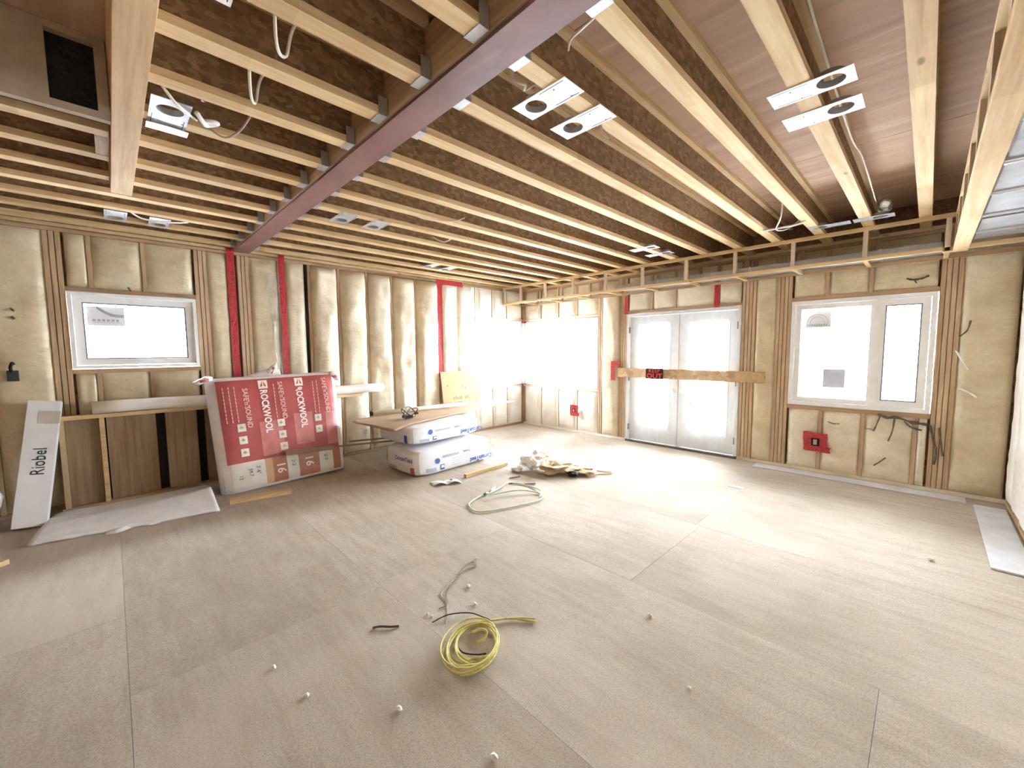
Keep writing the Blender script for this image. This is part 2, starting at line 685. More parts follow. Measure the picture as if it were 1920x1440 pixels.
# ceiling: plywood sheets of the storey above
ce = empty('ceiling', (0, 0, ZC), kind='structure')
yb = [0.14, -2.11, -4.55, -6.99, BY - 0.14]
for r in range(4):
    xs = [-0.14] + [k * 1.22 + 0.05 for k in range(1, 6)] + [RX + 0.14]
    for a, b_ in zip(xs, xs[1:]):
        bx('subfloor_sheet', a + 0.002, b_ - 0.002, yb[r + 1] + 0.003, yb[r] - 0.003, ZC, ZC + 0.02, 'plywood_underside', ce)
bx('roof_slab', -0.2, RX + 0.2, BY - 0.2, 0.2, ZC + 0.03, ZC + 0.1, 'dirt_dark', ce)


def sheathing(mapper, u0, u1, z0, z1, holes, parent, mat='osb_pale'):
    """outer skin with openings, built of boxes (d from -0.15 to -0.13)"""
    us = sorted({u0, u1} | {h[0] for h in holes} | {h[1] for h in holes})
    zs = sorted({z0, z1} | {h[2] for h in holes} | {h[3] for h in holes})
    mb = MB()
    for a, b_ in zip(us, us[1:]):
        for c_, d_ in zip(zs, zs[1:]):
            um, zm = (a + b_) / 2, (c_ + d_) / 2
            if any(h[0] < um < h[1] and h[2] < zm < h[3] for h in holes):
                continue
            p = [mapper(u, z, d) for u in (a, b_) for z in (c_, d_) for d in (-0.15, -0.13)]
            mb.add(p, [(0, 1, 3, 2), (4, 6, 7, 5), (0, 4, 5, 1), (2, 3, 7, 6), (0, 2, 6, 4), (1, 5, 7, 3)])
    return mb.build('sheathing', mat, parent)


def mbox(mb, mapper, u0, u1, z0, z1, d0, d1):
    p = [mapper(u, z, d) for u in (u0, u1) for z in (z0, z1) for d in (d0, d1)]
    mb.add(p, [(0, 1, 3, 2), (4, 6, 7, 5), (0, 4, 5, 1), (2, 3, 7, 6), (0, 2, 6, 4), (1, 5, 7, 3)])
    return mb


def part_box(name, mapper, u0, u1, z0, z1, d0, d1, mat, parent):
    return mbox(MB(), mapper, u0, u1, z0, z1, d0, d1).build(name, mat, parent)


def batt_patch(mapper, u0, u1, z0, z1, bulge, mat, parent, crink=0.006, name='insulation_batt', nu=12, nv=None, lean=0.0):
    seed = random.uniform(0, 50)
    nv = nv or max(8, int((z1 - z0) / 0.06))
    w, h = u1 - u0, z1 - z0

    def fn(u, v):
        a = abs(2 * u - 1)
        b = abs(2 * v - 1)
        pu = (1 - a ** 4)
        pv = (1 - b ** max(4, 4 * h / max(w, .05)))
        e = pu * pv
        uu = u + lean * math.sin(v * 3 + seed) * pu
        p = mapper(u0 + w * uu, z0 + h * v, 0)
        d = -0.022 + (bulge + 0.022) * e ** 0.6
        q = Vector((p[0] * 5, p[1] * 5, p[2] * 11))
        d += e ** 0.5 * crink * (noise.noise(q + Vector((seed, 0, 0))) * 1.4 + 0.9 * noise.noise(Vector((u * 3 + seed, v * h * 4, 3.0))))
        d += e * bulge * 0.5 * noise.noise(Vector((u * 1.5 + seed, v * h * 1.6, 7.0)))
        return mapper(u0 + w * uu, z0 + h * v, d)
    return MB().grid(fn, nu, nv).build(name, mat, parent, smooth=True)


def studs(mapper, us, z0, z1, parent, mat='lumber_z', w=0.0355, d=0.0):
    for u in us:
        part_box('stud', mapper, u - w / 2, u + w / 2, z0, z1, -0.13, d + random.uniform(-0.002, 0.001), mat, parent)


mp_back = lambda u, z, d: (u, -d, z)
mp_left = lambda u, z, d: (d, u, z)
mp_right = lambda u, z, d: (RX - d, u, z)

# ---------------- back wall (corner window, french doors, casement)
wb = empty('wall_back', (3.3, 0, 0), kind='structure')
holes_b = [(0.05, 1.86, 0.85, 2.14), (2.43, 4.18, 0.0, 2.145), (4.755, 6.055, 0.835, 2.145)]
sheathing(mp_back, -0.15, RX + 0.15, -0.02, ZC, holes_b, wb)
part_box('bottom_plate', mp_back, 0.0, 2.43, 0.0, 0.038, -0.13, 0.0, 'wool_white', wb)
part_box('bottom_plate', mp_back, 4.18, RX, 0.0, 0.038, -0.13, 0.0, 'wool_cream', wb)
part_box('top_plate', mp_back, 0.0, RX, ZT - 0.038, ZT, -0.13, 0.0, 'lumber_x', wb)
part_box('top_plate', mp_back, 0.0, RX, ZT - 0.078, ZT - 0.040, -0.13, 0.002, 'lumber_brown_x', wb)
part_box('rim_board', mp_back, 0.0, RX, ZT, ZC, -0.13, -0.01, 'osb', wb)
ZP = ZT - 0.08
part_box('header_plate', mp_back, 0.0, 1.86, 2.145, 2.19, -0.13, 0.0, 'lumber_lit_z', wb)
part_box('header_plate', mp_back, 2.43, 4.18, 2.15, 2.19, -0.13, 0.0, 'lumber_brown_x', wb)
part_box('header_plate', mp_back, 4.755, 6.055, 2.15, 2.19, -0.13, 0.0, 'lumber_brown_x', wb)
part_box('sill_plate', mp_back, 0.0, 1.86, 0.80, 0.845, -0.13, 0.0, 'lumber_lit_z', wb)
part_box('sill_plate', mp_back, 4.755, 6.055, 0.785, 0.83, -0.13, 0.0, 'lumber_brown_x', wb)
studs(mp_back, [1.882, 1.924], 0.04, ZP, wb)
studs(mp_back, [2.292, 2.333, 2.374, 2.415], 0.04, ZP, wb)
studs(mp_back, [4.200, 4.243, 4.286, 4.329], 0.04, ZP, wb)
studs(mp_back, [4.608, 4.650, 4.692, 4.734], 0.04, ZP, wb)
studs(mp_back, [6.078, 6.119, 6.160, 6.201], 0.04, ZP, wb)
studs(mp_back, [0.02], 0.04, 0.80, wb, 'lumber_brown_z')
studs(mp_back, [0.02], 2.19, ZP, wb, 'lumber_brown_z')
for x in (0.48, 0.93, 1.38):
    studs(mp_back, [x], 0.04, 0.80, wb, 'lumber_lit_z')
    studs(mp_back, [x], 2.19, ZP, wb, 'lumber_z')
for x in (5.11, 5.51, 5.95):
    studs(mp_back, [x], 0.04, 0.785, wb, 'lumber_z')
for x in (5.11, 5.51):
    studs(mp_back, [x], 2.19, ZP, wb, 'lumber_z')
for x in (2.86, 3.24, 3.86):
    studs(mp_back, [x], 2.19, ZP, wb, 'lumber_z')


def bays(mapper, edges, z0, z1, bulge, mat, parent, **k):
    for a, b_ in edges:
        batt_patch(mapper, a, b_, z0, z1, bulge, mat, parent, **k)


def between(xs, hw=0.019):
    return [(a + hw, b_ - hw) for a, b_ in zip(xs, xs[1:])]


bays(mp_back, between([0.02, 0.48, 0.93, 1.38, 1.863]), 0.04, 0.80, 0.012, 'wool_white', wb)
bays(mp_back, between([0.02, 0.48, 0.93, 1.38, 1.863]), 2.19, ZP, 0.012, 'wool_cream', wb)
bays(mp_back, [(1.943, 2.273)], 0.04, ZP, 0.055, 'wool_cream', wb)
bays(mp_back, between([2.434, 2.86, 3.24, 3.86, 4.181]), 2.19, ZP, 0.014, 'wool_cream', wb)
bays(mp_back, [(4.348, 4.589)], 0.04, ZP, 0.006, 'wool_tan', wb)
bays(mp_back, between([4.755, 5.11, 5.51, 5.95, 6.059]), 0.04, 0.785, 0.014, 'wool_cream', wb)
bays(mp_back, between([4.755, 5.11, 5.51, 6.059]), 2.19, ZP, 0.012, 'wool_tan', wb)
bays(mp_back, [(6.22, 6.6)], 0.04, ZP, 0.03, 'wool_tan', wb)

# ---------------- left wall
wl = empty('wall_left', (0, -5, 0), kind='structure')
holes_l = [(-1.22, -0.05, 0.85, 2.16), (-6.515, -5.485, 1.395, 2.175)]
sheathing(mp_left, BY - 0.15, 0.15, -0.02, ZC, holes_l, wl)
part_box('bottom_plate', mp_left, BY, 0.0, 0.0, 0.038, -0.13, 0.0, 'lumber_brown_y', wl)
part_box('top_plate', mp_left, BY, 0.0, ZT - 0.034, ZT, -0.13, 0.004, 'lumber_y', wl)
part_box('top_plate', mp_left, BY, 0.0, ZT - 0.078, ZT - 0.042, -0.13, 0.0, 'lumber_brown_y', wl)
part_box('rim_board', mp_left, BY, 0.0, ZT, ZC, -0.13, -0.03, 'osb', wl)
ZQ = ZT - 0.08
part_box('header_plate', mp_left, -6.515, -5.485, 2.18, 2.22, -0.13, 0.0, 'lumber_brown_y', wl)
part_box('sill_plate', mp_left, -6.515, -5.485, 1.35, 1.39, -0.13, 0.0, 'lumber_brown_y', wl)
part_box('header_plate', mp_left, -1.22, -0.04, 2.165, 2.205, -0.13, 0.0, 'lumber_lit_z', wl)
part_box('sill_plate', mp_left, -1.22, -0.04, 0.805, 0.845, -0.13, 0.0, 'lumber_lit_z', wl)
studs(mp_left, [-6.535, -6.577, -6.619], 0.04, ZQ, wl, 'lumber_brown_z')
studs(mp_left, [-5.464, -5.422, -5.380], 0.04, ZQ, wl)
studs(mp_left, [-5.146, -5.105, -5.04, -4.998, -4.956], 0.04, ZQ, wl)
studs(mp_left, [-4.600, -4.558, -4.232, -3.83, -3.41, -3.0, -2.58, -2.12, -2.078], 0.04, ZQ, wl)
studs(mp_left, [-1.735, -1.24, -1.28], 0.04, ZQ, wl, 'lumber_lit_z')
studs(mp_left, [-0.02], 0.04, 0.8, wl, 'lumber_brown_z')
studs(mp_left, [-0.02], 2.2, ZQ, wl, 'lumber_brown_z')
part_box('gap_shade_strip', mp_left, -4.289, -4.262, 0.04, ZQ, -0.1, -0.012, 'gap_shade_black', wl)  # dark strip painting the shade of an open gap beside the stud
for y in (-6.33, -5.92):
    studs(mp_left, [y], 2.22, ZQ, wl, 'lumber_brown_z')
    studs(mp_left, [y], 0.04, 1.35, wl, 'lumber_brown_z')
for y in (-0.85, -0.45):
    studs(mp_left, [y], 2.205, ZQ, wl, 'lumber_lit_z')
    studs(mp_left, [y], 0.04, 0.805, wl, 'lumber_lit_z')
bays(mp_left, between([-6.517, -6.33, -5.92, -5.483]), 2.22, ZQ, 0.012, 'wool_tan', wl)
bays(mp_left, between([-6.517, -6.33, -5.92, -5.483]), 0.04, 1.35, 0.012, 'wool_tan', wl)
bays(mp_left, between([-5.361, -5.165], 0.0), 0.04, ZQ, 0.01, 'wool_tan', wl)
bays(mp_left, [(-4.937, -4.619)], 0.04, ZQ, 0.02, 'wool_tan', wl)
bays(mp_left, [(-4.539, -4.29)], 0.04, ZQ, 0.03, 'wool_cream', wl)
bays(mp_left, between([-4.232, -3.83, -3.41, -3.0, -2.58, -2.12]), 0.04, ZQ, 0.085, 'wool_cream', wl, crink=0.014, nu=16, lean=0.02)
bays(mp_left, between([-2.078, -1.735]), 0.04, ZQ, 0.05, 'wool_white', wl)
bays(mp_left, between([-1.735, -1.28]), 0.04, ZQ, 0.04, 'wool_white', wl)
bays(mp_left, between([-1.24, -0.85, -0.45, -0.02]), 2.205, ZQ, 0.012, 'wool_white', wl)
bays(mp_left, between([-1.24, -0.85, -0.45, -0.02]), 0.04, 0.805, 0.012, 'wool_white', wl)
y = -6.638
first = True
while y > BY + 0.3:
    y2 = max(y - 0.405, BY + 0.1)
    batt_patch(mp_left, y2 + 0.019, y - (0.0 if first else 0.019), 0.04, ZQ, 0.02, 'wool_tan', wl)
    studs(mp_left, [y2], 0.04, ZQ, wl, 'lumber_brown_z')
    first = False
    y = y2
# stuffed wool between rim blocks above the plate
yy = -0.1
while yy > -9.6:
    w = random.uniform(0.30, 0.42)
    batt_patch(mp_left, yy - w, yy - 0.05, ZT + 0.012, ZC - 0.03, 0.02, 'foam_yellow', wl, crink=0.03, name='rim_insulation', nv=8)
    part_box('rim_block', mp_left, yy - 0.045, yy - 0.005, ZT, ZC - 0.01, -0.03, 0.02, 'lumber_tan_y', wl)
    yy -= w
# dark smears and holes in the film
def smear(mapper, pts, w, mat, parent, d=0.034, name='smear'):
    mb = MB()
    P_ = [Vector(mapper(u, z, d)) for u, z in pts]
    mb.tube(spline(P_, 4), [w * random.uniform(0.5, 1.0) for _ in range((len(pts) - 1) * 4 + 1)], 5)
    return mb.build(name, mat, parent)


smear(mp_back, [(5.64, 0.80), (5.72, 0.77), (5.80, 0.78), (5.92, 0.74), (6.04, 0.73)], 0.02, 'dirt_dark', wb)
smear(mp_back, [(5.66, 0.78), (5.63, 0.66), (5.61, 0.60)], 0.010, 'dirt_dark', wb)
smear(mp_back, [(5.78, 0.76), (5.77, 0.62), (5.74, 0.50)], 0.010, 'dirt_dark', wb)
smear(mp_back, [(5.86, 0.74), (5.92, 0.68), (6.0, 0.66)], 0.012, 'dirt_dark', wb)
smear(mp_back, [(6.06, 0.72), (6.09, 0.58), (6.12, 0.45), (6.11, 0.3)], 0.014, 'dirt_dark', wb, 0.012)
smear(mp_back, [(6.13, 0.70), (6.15, 0.55), (6.17, 0.40)], 0.012, 'dirt_dark', wb, 0.012)
smear(mp_back, [(5.63, 0.20), (5.68, 0.25), (5.73, 0.31)], 0.008, 'dirt_dark', wb, 0.03)
smear(mp_back, [(5.19, 0.66), (5.24, 0.64), (5.30, 0.645)], 0.006, 'dirt_dark', wb, 0.03)
smear(mp_back, [(5.54, 0.62), (5.58, 0.62), (5.62, 0.61)], 0.007, 'dirt_dark', wb, 0.03)
smear(mp_back, [(5.80, 2.30), (5.85, 2.28), (5.92, 2.285), (5.97, 2.31)], 0.012, 'dirt_dark', wb, 0.03)
smear(mp_back, [(5.86, 2.28), (5.88, 2.24)], 0.010, 'dirt_dark', wb, 0.03)
smear(mp_back, [(6.22, 1.66), (6.27, 1.72), (6.29, 1.82)], 0.012, 'dirt_dark', wb, 0.045)
smear(mp_back, [(6.20, 1.52), (6.26, 1.40), (6.30, 1.32)], 0.008, 'white_plastic', wb, 0.045, 'torn_film')
smear(mp_back, [(6.24, 1.14), (6.31, 1.10), (6.37, 1.05)], 0.010, 'white_plastic', wb, 0.06, 'torn_film')
smear(mp_left, [(-6.87, 1.98), (-6.85, 1.95)], 0.014, 'dirt_dark', wl, 0.035)
smear(mp_left, [(-6.87, 1.90), (-6.85, 1.88)], 0.014, 'dirt_dark', wl, 0.035)
smear(mp_left, [(-6.06, 2.25), (-6.04, 2.21)], 0.012, 'dirt_dark', wl, 0.03)

# ---------------- right wall and wall behind the camera
wr = empty('wall_right', (RX, -5, 0), kind='structure')
sheathing(mp_right, BY - 0.15, 0.15, -0.02, ZC, [], wr)
part_box('bottom_plate', mp_right, BY, 0.0, 0.0, 0.038, -0.13, 0.0, 'lumber_brown_y', wr)
part_box('top_plate', mp_right, BY, 0.0, ZT - 0.078, ZT, -0.13, 0.0, 'lumber_y', wr)
y = -0.02
while y > BY + 0.2:
    studs(mp_right, [y], 0.04, ZT - 0.08, wr, 'lumber_z')
    batt_patch(mp_right, y - 0.387, y - 0.019, 0.04, ZT - 0.08, 0.02, 'wool_white', wr)
    y -= 0.406
wf = empty('wall_front', (3.3, BY, 0), kind='structure')
mp_front = lambda u, z, d: (u, BY + d, z)
sheathing(mp_front, -0.15, RX + 0.15, -0.02, ZC, [], wf)

# ------------------------------------------------------------------ windows and doors


def frame_parts(mapper, u0, u1, z0, z1, t_, d0, d1, name, mat, parent):
    mb = MB()
    mbox(mb, mapper, u0, u1, z0, z0 + t_, d0, d1)
    mbox(mb, mapper, u0, u1, z1 - t_, z1, d0, d1)
    mbox(mb, mapper, u0, u0 + t_, z0 + t_, z1 - t_, d0, d1)
    mbox(mb, mapper, u1 - t_, u1, z0 + t_, z1 - t_, d0, d1)
    return mb.build(name, mat, parent)


# window_1: casement pair right of the doors
w1 = empty('window_1', (5.4, 0, 0.84), kind='structure')
frame_parts(mp_back, 4.758, 6.052, 0.838, 2.142, 0.045, -0.13, 0.006, 'window_frame', 'vinyl_white', w1)
frame_parts(mp_back, 4.806, 5.575, 0.886, 2.094, 0.055, -0.09, -0.02, 'window_sash', 'vinyl_white', w1)
frame_parts(mp_back, 5.580, 6.004, 0.886, 2.094, 0.065, -0.09, -0.008, 'window_sash', 'vinyl_white', w1)
frame_parts(mp_back, 5.645, 5.939, 0.951, 2.029, 0.012, -0.07, -0.022, 'gasket', 'gasket_grey', w1)
part_box('mullion', mp_back, 5.55, 5.605, 0.886, 2.094, -0.10, -0.004, 'vinyl_white', w1)
part_box('pane', mp_back, 4.86, 5.52, 0.94, 2.04, -0.062, -0.056, 'window_glass', w1)
part_box('pane', mp_back, 5.655, 5.93, 0.96, 2.02, -0.062, -0.056, 'window_glass', w1)
hb = part_box('crank_handle', mp_back, 5.70, 5.81, 0.90, 0.925, -0.008, 0.014, 'vinyl_white', w1)
st = part_box('sticker', mp_back, 4.885, 5.155, 1.81, 2.015, -0.0555, -0.0545, 'sticker_white', w1)
mb = MB()
for rr in (0.105, 0.075):
    mb.tube([mp_back(5.02 + rr * math.cos(a), 1.86 + rr * 1.1 * math.sin(a), -0.053) for a in [PI * k / 12 for k in range(13)]], 0.0028, 4)
for zz, a, b_ in ((1.850, 4.91, 5.13), (1.842, 4.93, 5.12), (1.828, 5.0, 5.14)):
    mbox(mb, mp_back, a, b_, zz, zz + 0.003, -0.054, -0.0525)
for k in range(9):
    mbox(mb, mp_back, 4.915 + k * 0.024, 4.928 + k * 0.024, 1.832, 1.846, -0.054, -0.0525)
mb.build('printed_arch', 'ink_grey', st)
part_box('sticker', mp_back, 5.105, 5.32, 1.07, 1.30, -0.0555, -0.0545, 'sticker_blue', w1)

# window_2: corner window, back-wall side
w2 = empty('window_2', (0.95, 0, 0.86), kind='structure')
frame_parts(mp_back, 0.055, 1.855, 0.853, 2.137, 0.05, -0.13, 0.004, 'window_frame', 'vinyl_white', w2)
frame_parts(mp_back, 0.11, 1.80, 0.908, 2.082, 0.045, -0.09, -0.03, 'window_sash', 'vinyl_white', w2)
part_box('pane', mp_back, 0.15, 1.76, 0.95, 2.04, -0.062, -0.056, 'window_glass', w2)
# window_3: corner window, left-wall side
w3 = empty('window_3', (0, -0.65, 0.86), kind='structure')
frame_parts(mp_left, -1.215, -0.055, 0.853, 2.157, 0.05, -0.13, 0.004, 'window_frame', 'vinyl_white', w3)
frame_parts(mp_left, -1.16, -0.11, 0.908, 2.10, 0.045, -0.09, -0.03, 'window_sash', 'vinyl_white', w3)
part_box('pane', mp_left, -1.12, -0.15, 0.95, 2.06, -0.062, -0.056, 'window_glass', w3)
# corner post between them
cp = empty('trim_1', (0, 0, 0.85), kind='structure')
bx('corner_post', -0.13, 0.05, -0.05, 0.13, 0.845, 2.165, 'vinyl_white', cp)
bx('corner_tape', 0.0, 0.09, -0.058, 0.0, 2.12, 2.165, 'red_tape', cp)
bx('corner_tape', 0.0, 0.09, -0.058, 0.0, 0.846, 0.856, 'red_tape', cp)

# window_4: awning window in the left wall
w4 = empty('window_4', (0, -6.0, 1.4), kind='structure')
frame_parts(mp_left, -6.51, -5.49, 1.40, 2.17, 0.03, -0.13, 0.012, 'window_frame', 'vinyl_white', w4)
frame_parts(mp_left, -6.478, -5.522, 1.432, 2.138, 0.065, -0.08, -0.02, 'window_sash', 'vinyl_white', w4)
frame_parts(mp_left, -6.413, -5.587, 1.497, 2.073, 0.012, -0.075, -0.03, 'gasket', 'gasket_grey', w4)
part_box('pane', mp_left, -6.40, -5.60, 1.51, 2.06, -0.062, -0.056, 'window_glass', w4)
part_box('crank_handle', mp_left, -6.05, -5.92, 1.462, 1.486, -0.02, 0.006, 'white_plastic', w4)
st = part_box('sticker', mp_left, -6.385, -6.10, 1.84, 2.04, -0.0555, -0.0545, 'sticker_white', w4)
mb = MB()
mb.grid(lambda u, v: mp_left(-6.31 + 0.20 * u, 2.015 - 0.085 * u + 0.03 * v - 0.03 * math.sin(u * PI), -0.053 + 0.02 * v), 8, 2)
mb.build('peeled_corner', 'ink_grey', st)
mb = MB()
for k in range(6):
    mbox(mb, mp_left, -6.345 + k * 0.035, -6.322 + k * 0.035, 1.885, 1.91, -0.0545, -0.053)
mbox(mb, mp_left, -6.34, -6.13, 1.872, 1.876, -0.0545, -0.053)
mb.build('printed_marks', 'ink_grey', st)

# door_1: french doors
d1 = empty('door_1', (3.3, 0, 0), kind='structure')
mb = MB()
mbox(mb, mp_back, 2.435, 2.475, 0.03, 2.14, -0.13, 0.008)
mbox(mb, mp_back, 4.135, 4.175, 0.03, 2.14, -0.13, 0.008)
mbox(mb, mp_back, 2.475, 4.135, 2.10, 2.14, -0.13, 0.008)
mb.build('door_frame', 'door_white', d1)
part_box('threshold', mp_back, 2.435, 4.175, 0.0, 0.035, -0.13, 0.03, 'threshold_bronze', d1)
for (a, b_, pa, pb, hx) in ((2.479, 3.302, 2.655, 3.15, 3.24), (3.308, 4.131, 3.47, 4.005, 3.385)):
    lf = MB()
    mbox(lf, mp_back, a, pa, 0.04, 2.097, -0.075, -0.03)
    mbox(lf, mp_back, pb, b_, 0.04, 2.097, -0.075, -0.03)
    mbox(lf, mp_back, pa, pb, 0.04, 0.30, -0.075, -0.03)
    mbox(lf, mp_back, pa, pb, 1.97, 2.097, -0.075, -0.03)
    leaf = lf.build('door_leaf', 'door_white', d1)
    frame_parts(mp_back, pa - 0.025, pb + 0.025, 0.275, 1.995, 0.03, -0.032, -0.02, 'glazing_bead', 'door_white', leaf)
    part_box('pane', mp_back, pa, pb, 0.30, 1.97, -0.056, -0.050, 'window_glass', leaf)
    for zz in (0.72, 1.555):
        part_box('muntin', mp_back, pa, pb, zz - 0.012, zz + 0.012, -0.049, -0.036, 'door_white', leaf)
    MB().tube([mp_back(hx, 0.905, -0.032), mp_back(hx, 0.905, 0.0), mp_back(hx, 0.905, 0.004), mp_back(hx, 0.905, 0.03), mp_back(hx, 0.905, 0.036)],
              [0.03, 0.03, 0.014, 0.028, 0.016], 12).build('door_knob', 'knob_white', leaf, True)
    ex = 2.474 if a < 3 else 4.136
    for zz in (0.25, 1.08, 1.88):
        part_box('hinge', mp_back, ex - 0.006, ex + 0.006, zz - 0.05, zz + 0.05, -0.03, 0.012, 'hinge_grey', leaf)

part_box('astragal', mp_back, 3.275, 3.335, 0.035, 2.10, -0.10, -0.078, 'gasket_grey', d1)

# vapour-barrier film hung over the doors and the corner windows
def filmsheet(name, mapper, u0, u1, z0, z1, d, label):
    sd = random.uniform(0, 20)
    o = MB().grid(lambda u, v: mapper(u0 + (u1 - u0) * u, z0 + (z1 - z0) * v,
                                     d + 0.010 * noise.noise(Vector((u * 6 + sd, v * 3, 0))) + 0.005 * noise.noise(Vector((u * 17 + sd, v * 6, 4)))),
                  36, 30).build(name, 'poly_film', None, True)
    tag(o, label, 'plastic sheet')
    return o


filmsheet('plastic_sheet', mp_back, 2.41, 4.145, 0.02, 2.18, 0.066, 'hazy clear plastic sheet hung over the white double doors')
filmsheet('plastic_sheet', mp_back, 0.04, 1.90, 0.83, 2.17, 0.035, 'clear plastic sheet stretched over the wide corner window left of the double doors')
filmsheet('plastic_sheet', mp_left, -1.26, -0.04, 0.83, 2.19, 0.035, 'clear plastic sheet over the narrow corner window beside the leaning plywood')

# plank nailed across the doors, with the sign
pk = empty('barricade_plank', (3.38, -0.02, 1.16), 'pale wooden plank nailed across the white double doors', 'plank')
bx('board', 2.28, 4.50, -0.046, -0.021, 1.09, 1.245, 'osb_pale', pk, 0.002)
bx('end_cleat', 4.15, 4.49, -0.060, -0.047, 1.105, 1.235, 'lumber_tan_y', pk, 0.002)
sg = empty('warning_sign', (2.97, -0.04, 1.17), 'black and red keep-out sign fixed to the plank across the doors', 'sign')
bx('sign_board', 2.825, 3.115, -0.088, -0.084, 1.085, 1.255, 'sign_black', sg)
tm = frame_mat((2.97, -0.0890, 1.212), (1, 0, 0), (0, 0, 1))
text('printed_lettering', 'KEEP', 0.078, 'sign_red', tm, sg, 1.15)
tm = frame_mat((2.97, -0.0890, 1.130), (1, 0, 0), (0, 0, 1))
text('printed_lettering', 'OUT', 0.108, 'sign_red', tm, sg, 1.15, bold=0.002)

# ------------------------------------------------------------------ red sheathing tape


def tape(mapper, u0, u1, z0, z1, d, label, ragged=True):
    sd = random.uniform(0, 90)
    vert = (z1 - z0) > (u1 - u0)

    def fn(u, v):
        w = 0.007
        du = dz = 0
        if vert:
            du = w * noise.noise(Vector((sd, v * (z1 - z0) * 5, u * 0.5)))
        else:
            dz = w * noise.noise(Vector((u * (u1 - u0) * 5, sd, v * 0.5)))
        dd = d + 0.003 * noise.noise(Vector((u * 4 + sd, v * 30, 0)))
        return mapper(u0 + (u1 - u0) * u + du, z0 + (z1 - z0) * v + dz, dd)
    o = MB().grid(fn, 6 if vert else 30, 40 if vert else 5).build('tape_strip', 'red_tape')
    so = o.modifiers.new('thickness', 'SOLIDIFY')
    so.thickness = 0.0012
    tag(o, label, 'tape', 'red sheathing tape on the walls')
    return o


tape(mp_left, -5.170, -5.085, 1.20, 2.825, 0.012, 'wide long red tape strip on the wall, nearest the small left window')
tape(mp_left, -4.610, -4.535, 1.20, 2.81, 0.034, 'narrower long red tape strip above the middle of the red insulation bale')
tape(mp_left, -2.165, -2.03, 1.10, 2.79, 0.010, 'long red tape strip running down to the leaning plywood')
tape(mp_left, -2.03, -1.60, 2.705, 2.79, 0.012, 'short level red tape strip at the wall top above the leaning plywood')
tape(mp_back, 2.412, 2.478, 2.14, 2.44, 0.066, 'short red tape strip above the left door jamb')
tape(mp_back, 3.835, 3.905, 2.14, 2.62, 0.066, 'red tape strip above the right door leaf')
tape(mp_back, 2.165, 2.335, 1.275, 1.36, 0.062, 'small level red tape piece at the left end of the door plank')
tape(mp_back, 2.165, 2.250, 1.03, 1.275, 0.064, 'small upright red tape piece at the left end of the door plank')


def taped_box(x0, x1, z0, z1, d, lab, kind):
    e = empty('taped_outlet', ((x0 + x1) / 2, -d, (z0 + z1) / 2), lab, 'outlet box')
    cx, cz = (x0 + x1) / 2, (z0 + z1) / 2
    w, h = (x1 - x0), (z1 - z0)
    for (a, b_, c_, f_) in ((x0, x1, z1 - h * .32, z1), (x0 + .01, x1 + .03, z0, z0 + h * .30), (x0, x0 + w * .36, z0 + .01, z1 - .01), (x1 - w * .34, x1 - .005, z0 + .03, z1 - .03)):
        sd = random.uniform(0, 60)
        MB().grid(lambda u, v: mp_back(a + (b_ - a) * u + 0.01 * noise.noise(Vector((v * 2, sd, 0))),
                                       c_ + (f_ - c_) * v + 0.01 * noise.noise(Vector((u * 2, sd, 5))),
                                       d + 0.008 * noise.noise(Vector((u * 2, v * 2, sd)))), 6, 5).build('tape_patch', 'red_tape', e)
    bx('box', cx - w * .17, cx + w * .17, -d - 0.006, -d + 0.03, cz - h * .2, cz + h * .2, 'ink_black', e)
    bx('receptacle', cx - w * .08, cx + w * .08, -d - 0.012, -d - 0.006, cz - h * .13, cz + h * .13, 'grey_cable', e)


taped_box(4.955, 5.20, 0.27, 0.51, 0.040, 'electrical box in a large red tape square below the right window', 0)
taped_box(1.29, 1.47, 0.32, 0.52, 0.066, 'electrical box in a small red tape square below the corner window', 0)

# ------------------------------------------------------------------ ceiling framing
Z0 = 2.80
JX = [4.69 - 0.409 * k for k in range(12)] + [5.10, 5.51, 5.92, 6.33]
JX = sorted(JX)
NAMES = ['first', 'second', 'third', 'fourth', 'fifth', 'sixth', 'seventh', 'eighth', 'ninth', 'tenth', 'eleventh', 'twelfth',
         'thirteenth', 'fourteenth', 'fifteenth', 'sixteenth']


def joist_proto(y0, y1, hanger_at=None):
    """an I-joist centred on x=0 running y0..y1"""
    def o_(mb, n, mt):
        return mb.build(n, mt)
    parts = []
    # finger-jointed lower flange: small steps along its length
    mb = MB().box(-0.045, 0.045, y0, y1, Z0, Z0 + 0.038)
    parts.append(('bottom_flange', mb, 'lumber_y'))
    parts.append(('top_flange', MB().box(-0.045, 0.045, y0, y1, ZC - 0.038, ZC - 0.001), 'lumber_y'))
    parts.append(('web', MB().box(-0.006, 0.006, y0, y1, Z0 + 0.038, ZC - 0.038), 'osb'))
    if hanger_at is not None:
        ya, yb_ = hanger_at
        h = MB().box(-0.049, 0.049, ya, yb_, Z0 - 0.004, Z0 - 0.0005)
        h.box(-0.049, -0.046, ya, yb_, Z0 - 0.004, Z0 + 0.09)
        h.box(0.046, 0.049, ya, yb_, Z0 - 0.004, Z0 + 0.09)
        parts.append(('joist_hanger', h, 'galvanized'))
    meshes = []
    for n, mb, mt in parts:
        o = mb.build(n, mt)
        meshes.append((n, o.data))
        bpy.data.objects.remove(o)
    return meshes


def place_joist(proto, x, label, group):
    e = empty('floor_joist', (x, 0, 0), label, 'joist', group)
    for n, me in proto:
        o = bpy.data.objects.new(n, me)
        COL.objects.link(o)
        o.parent = e


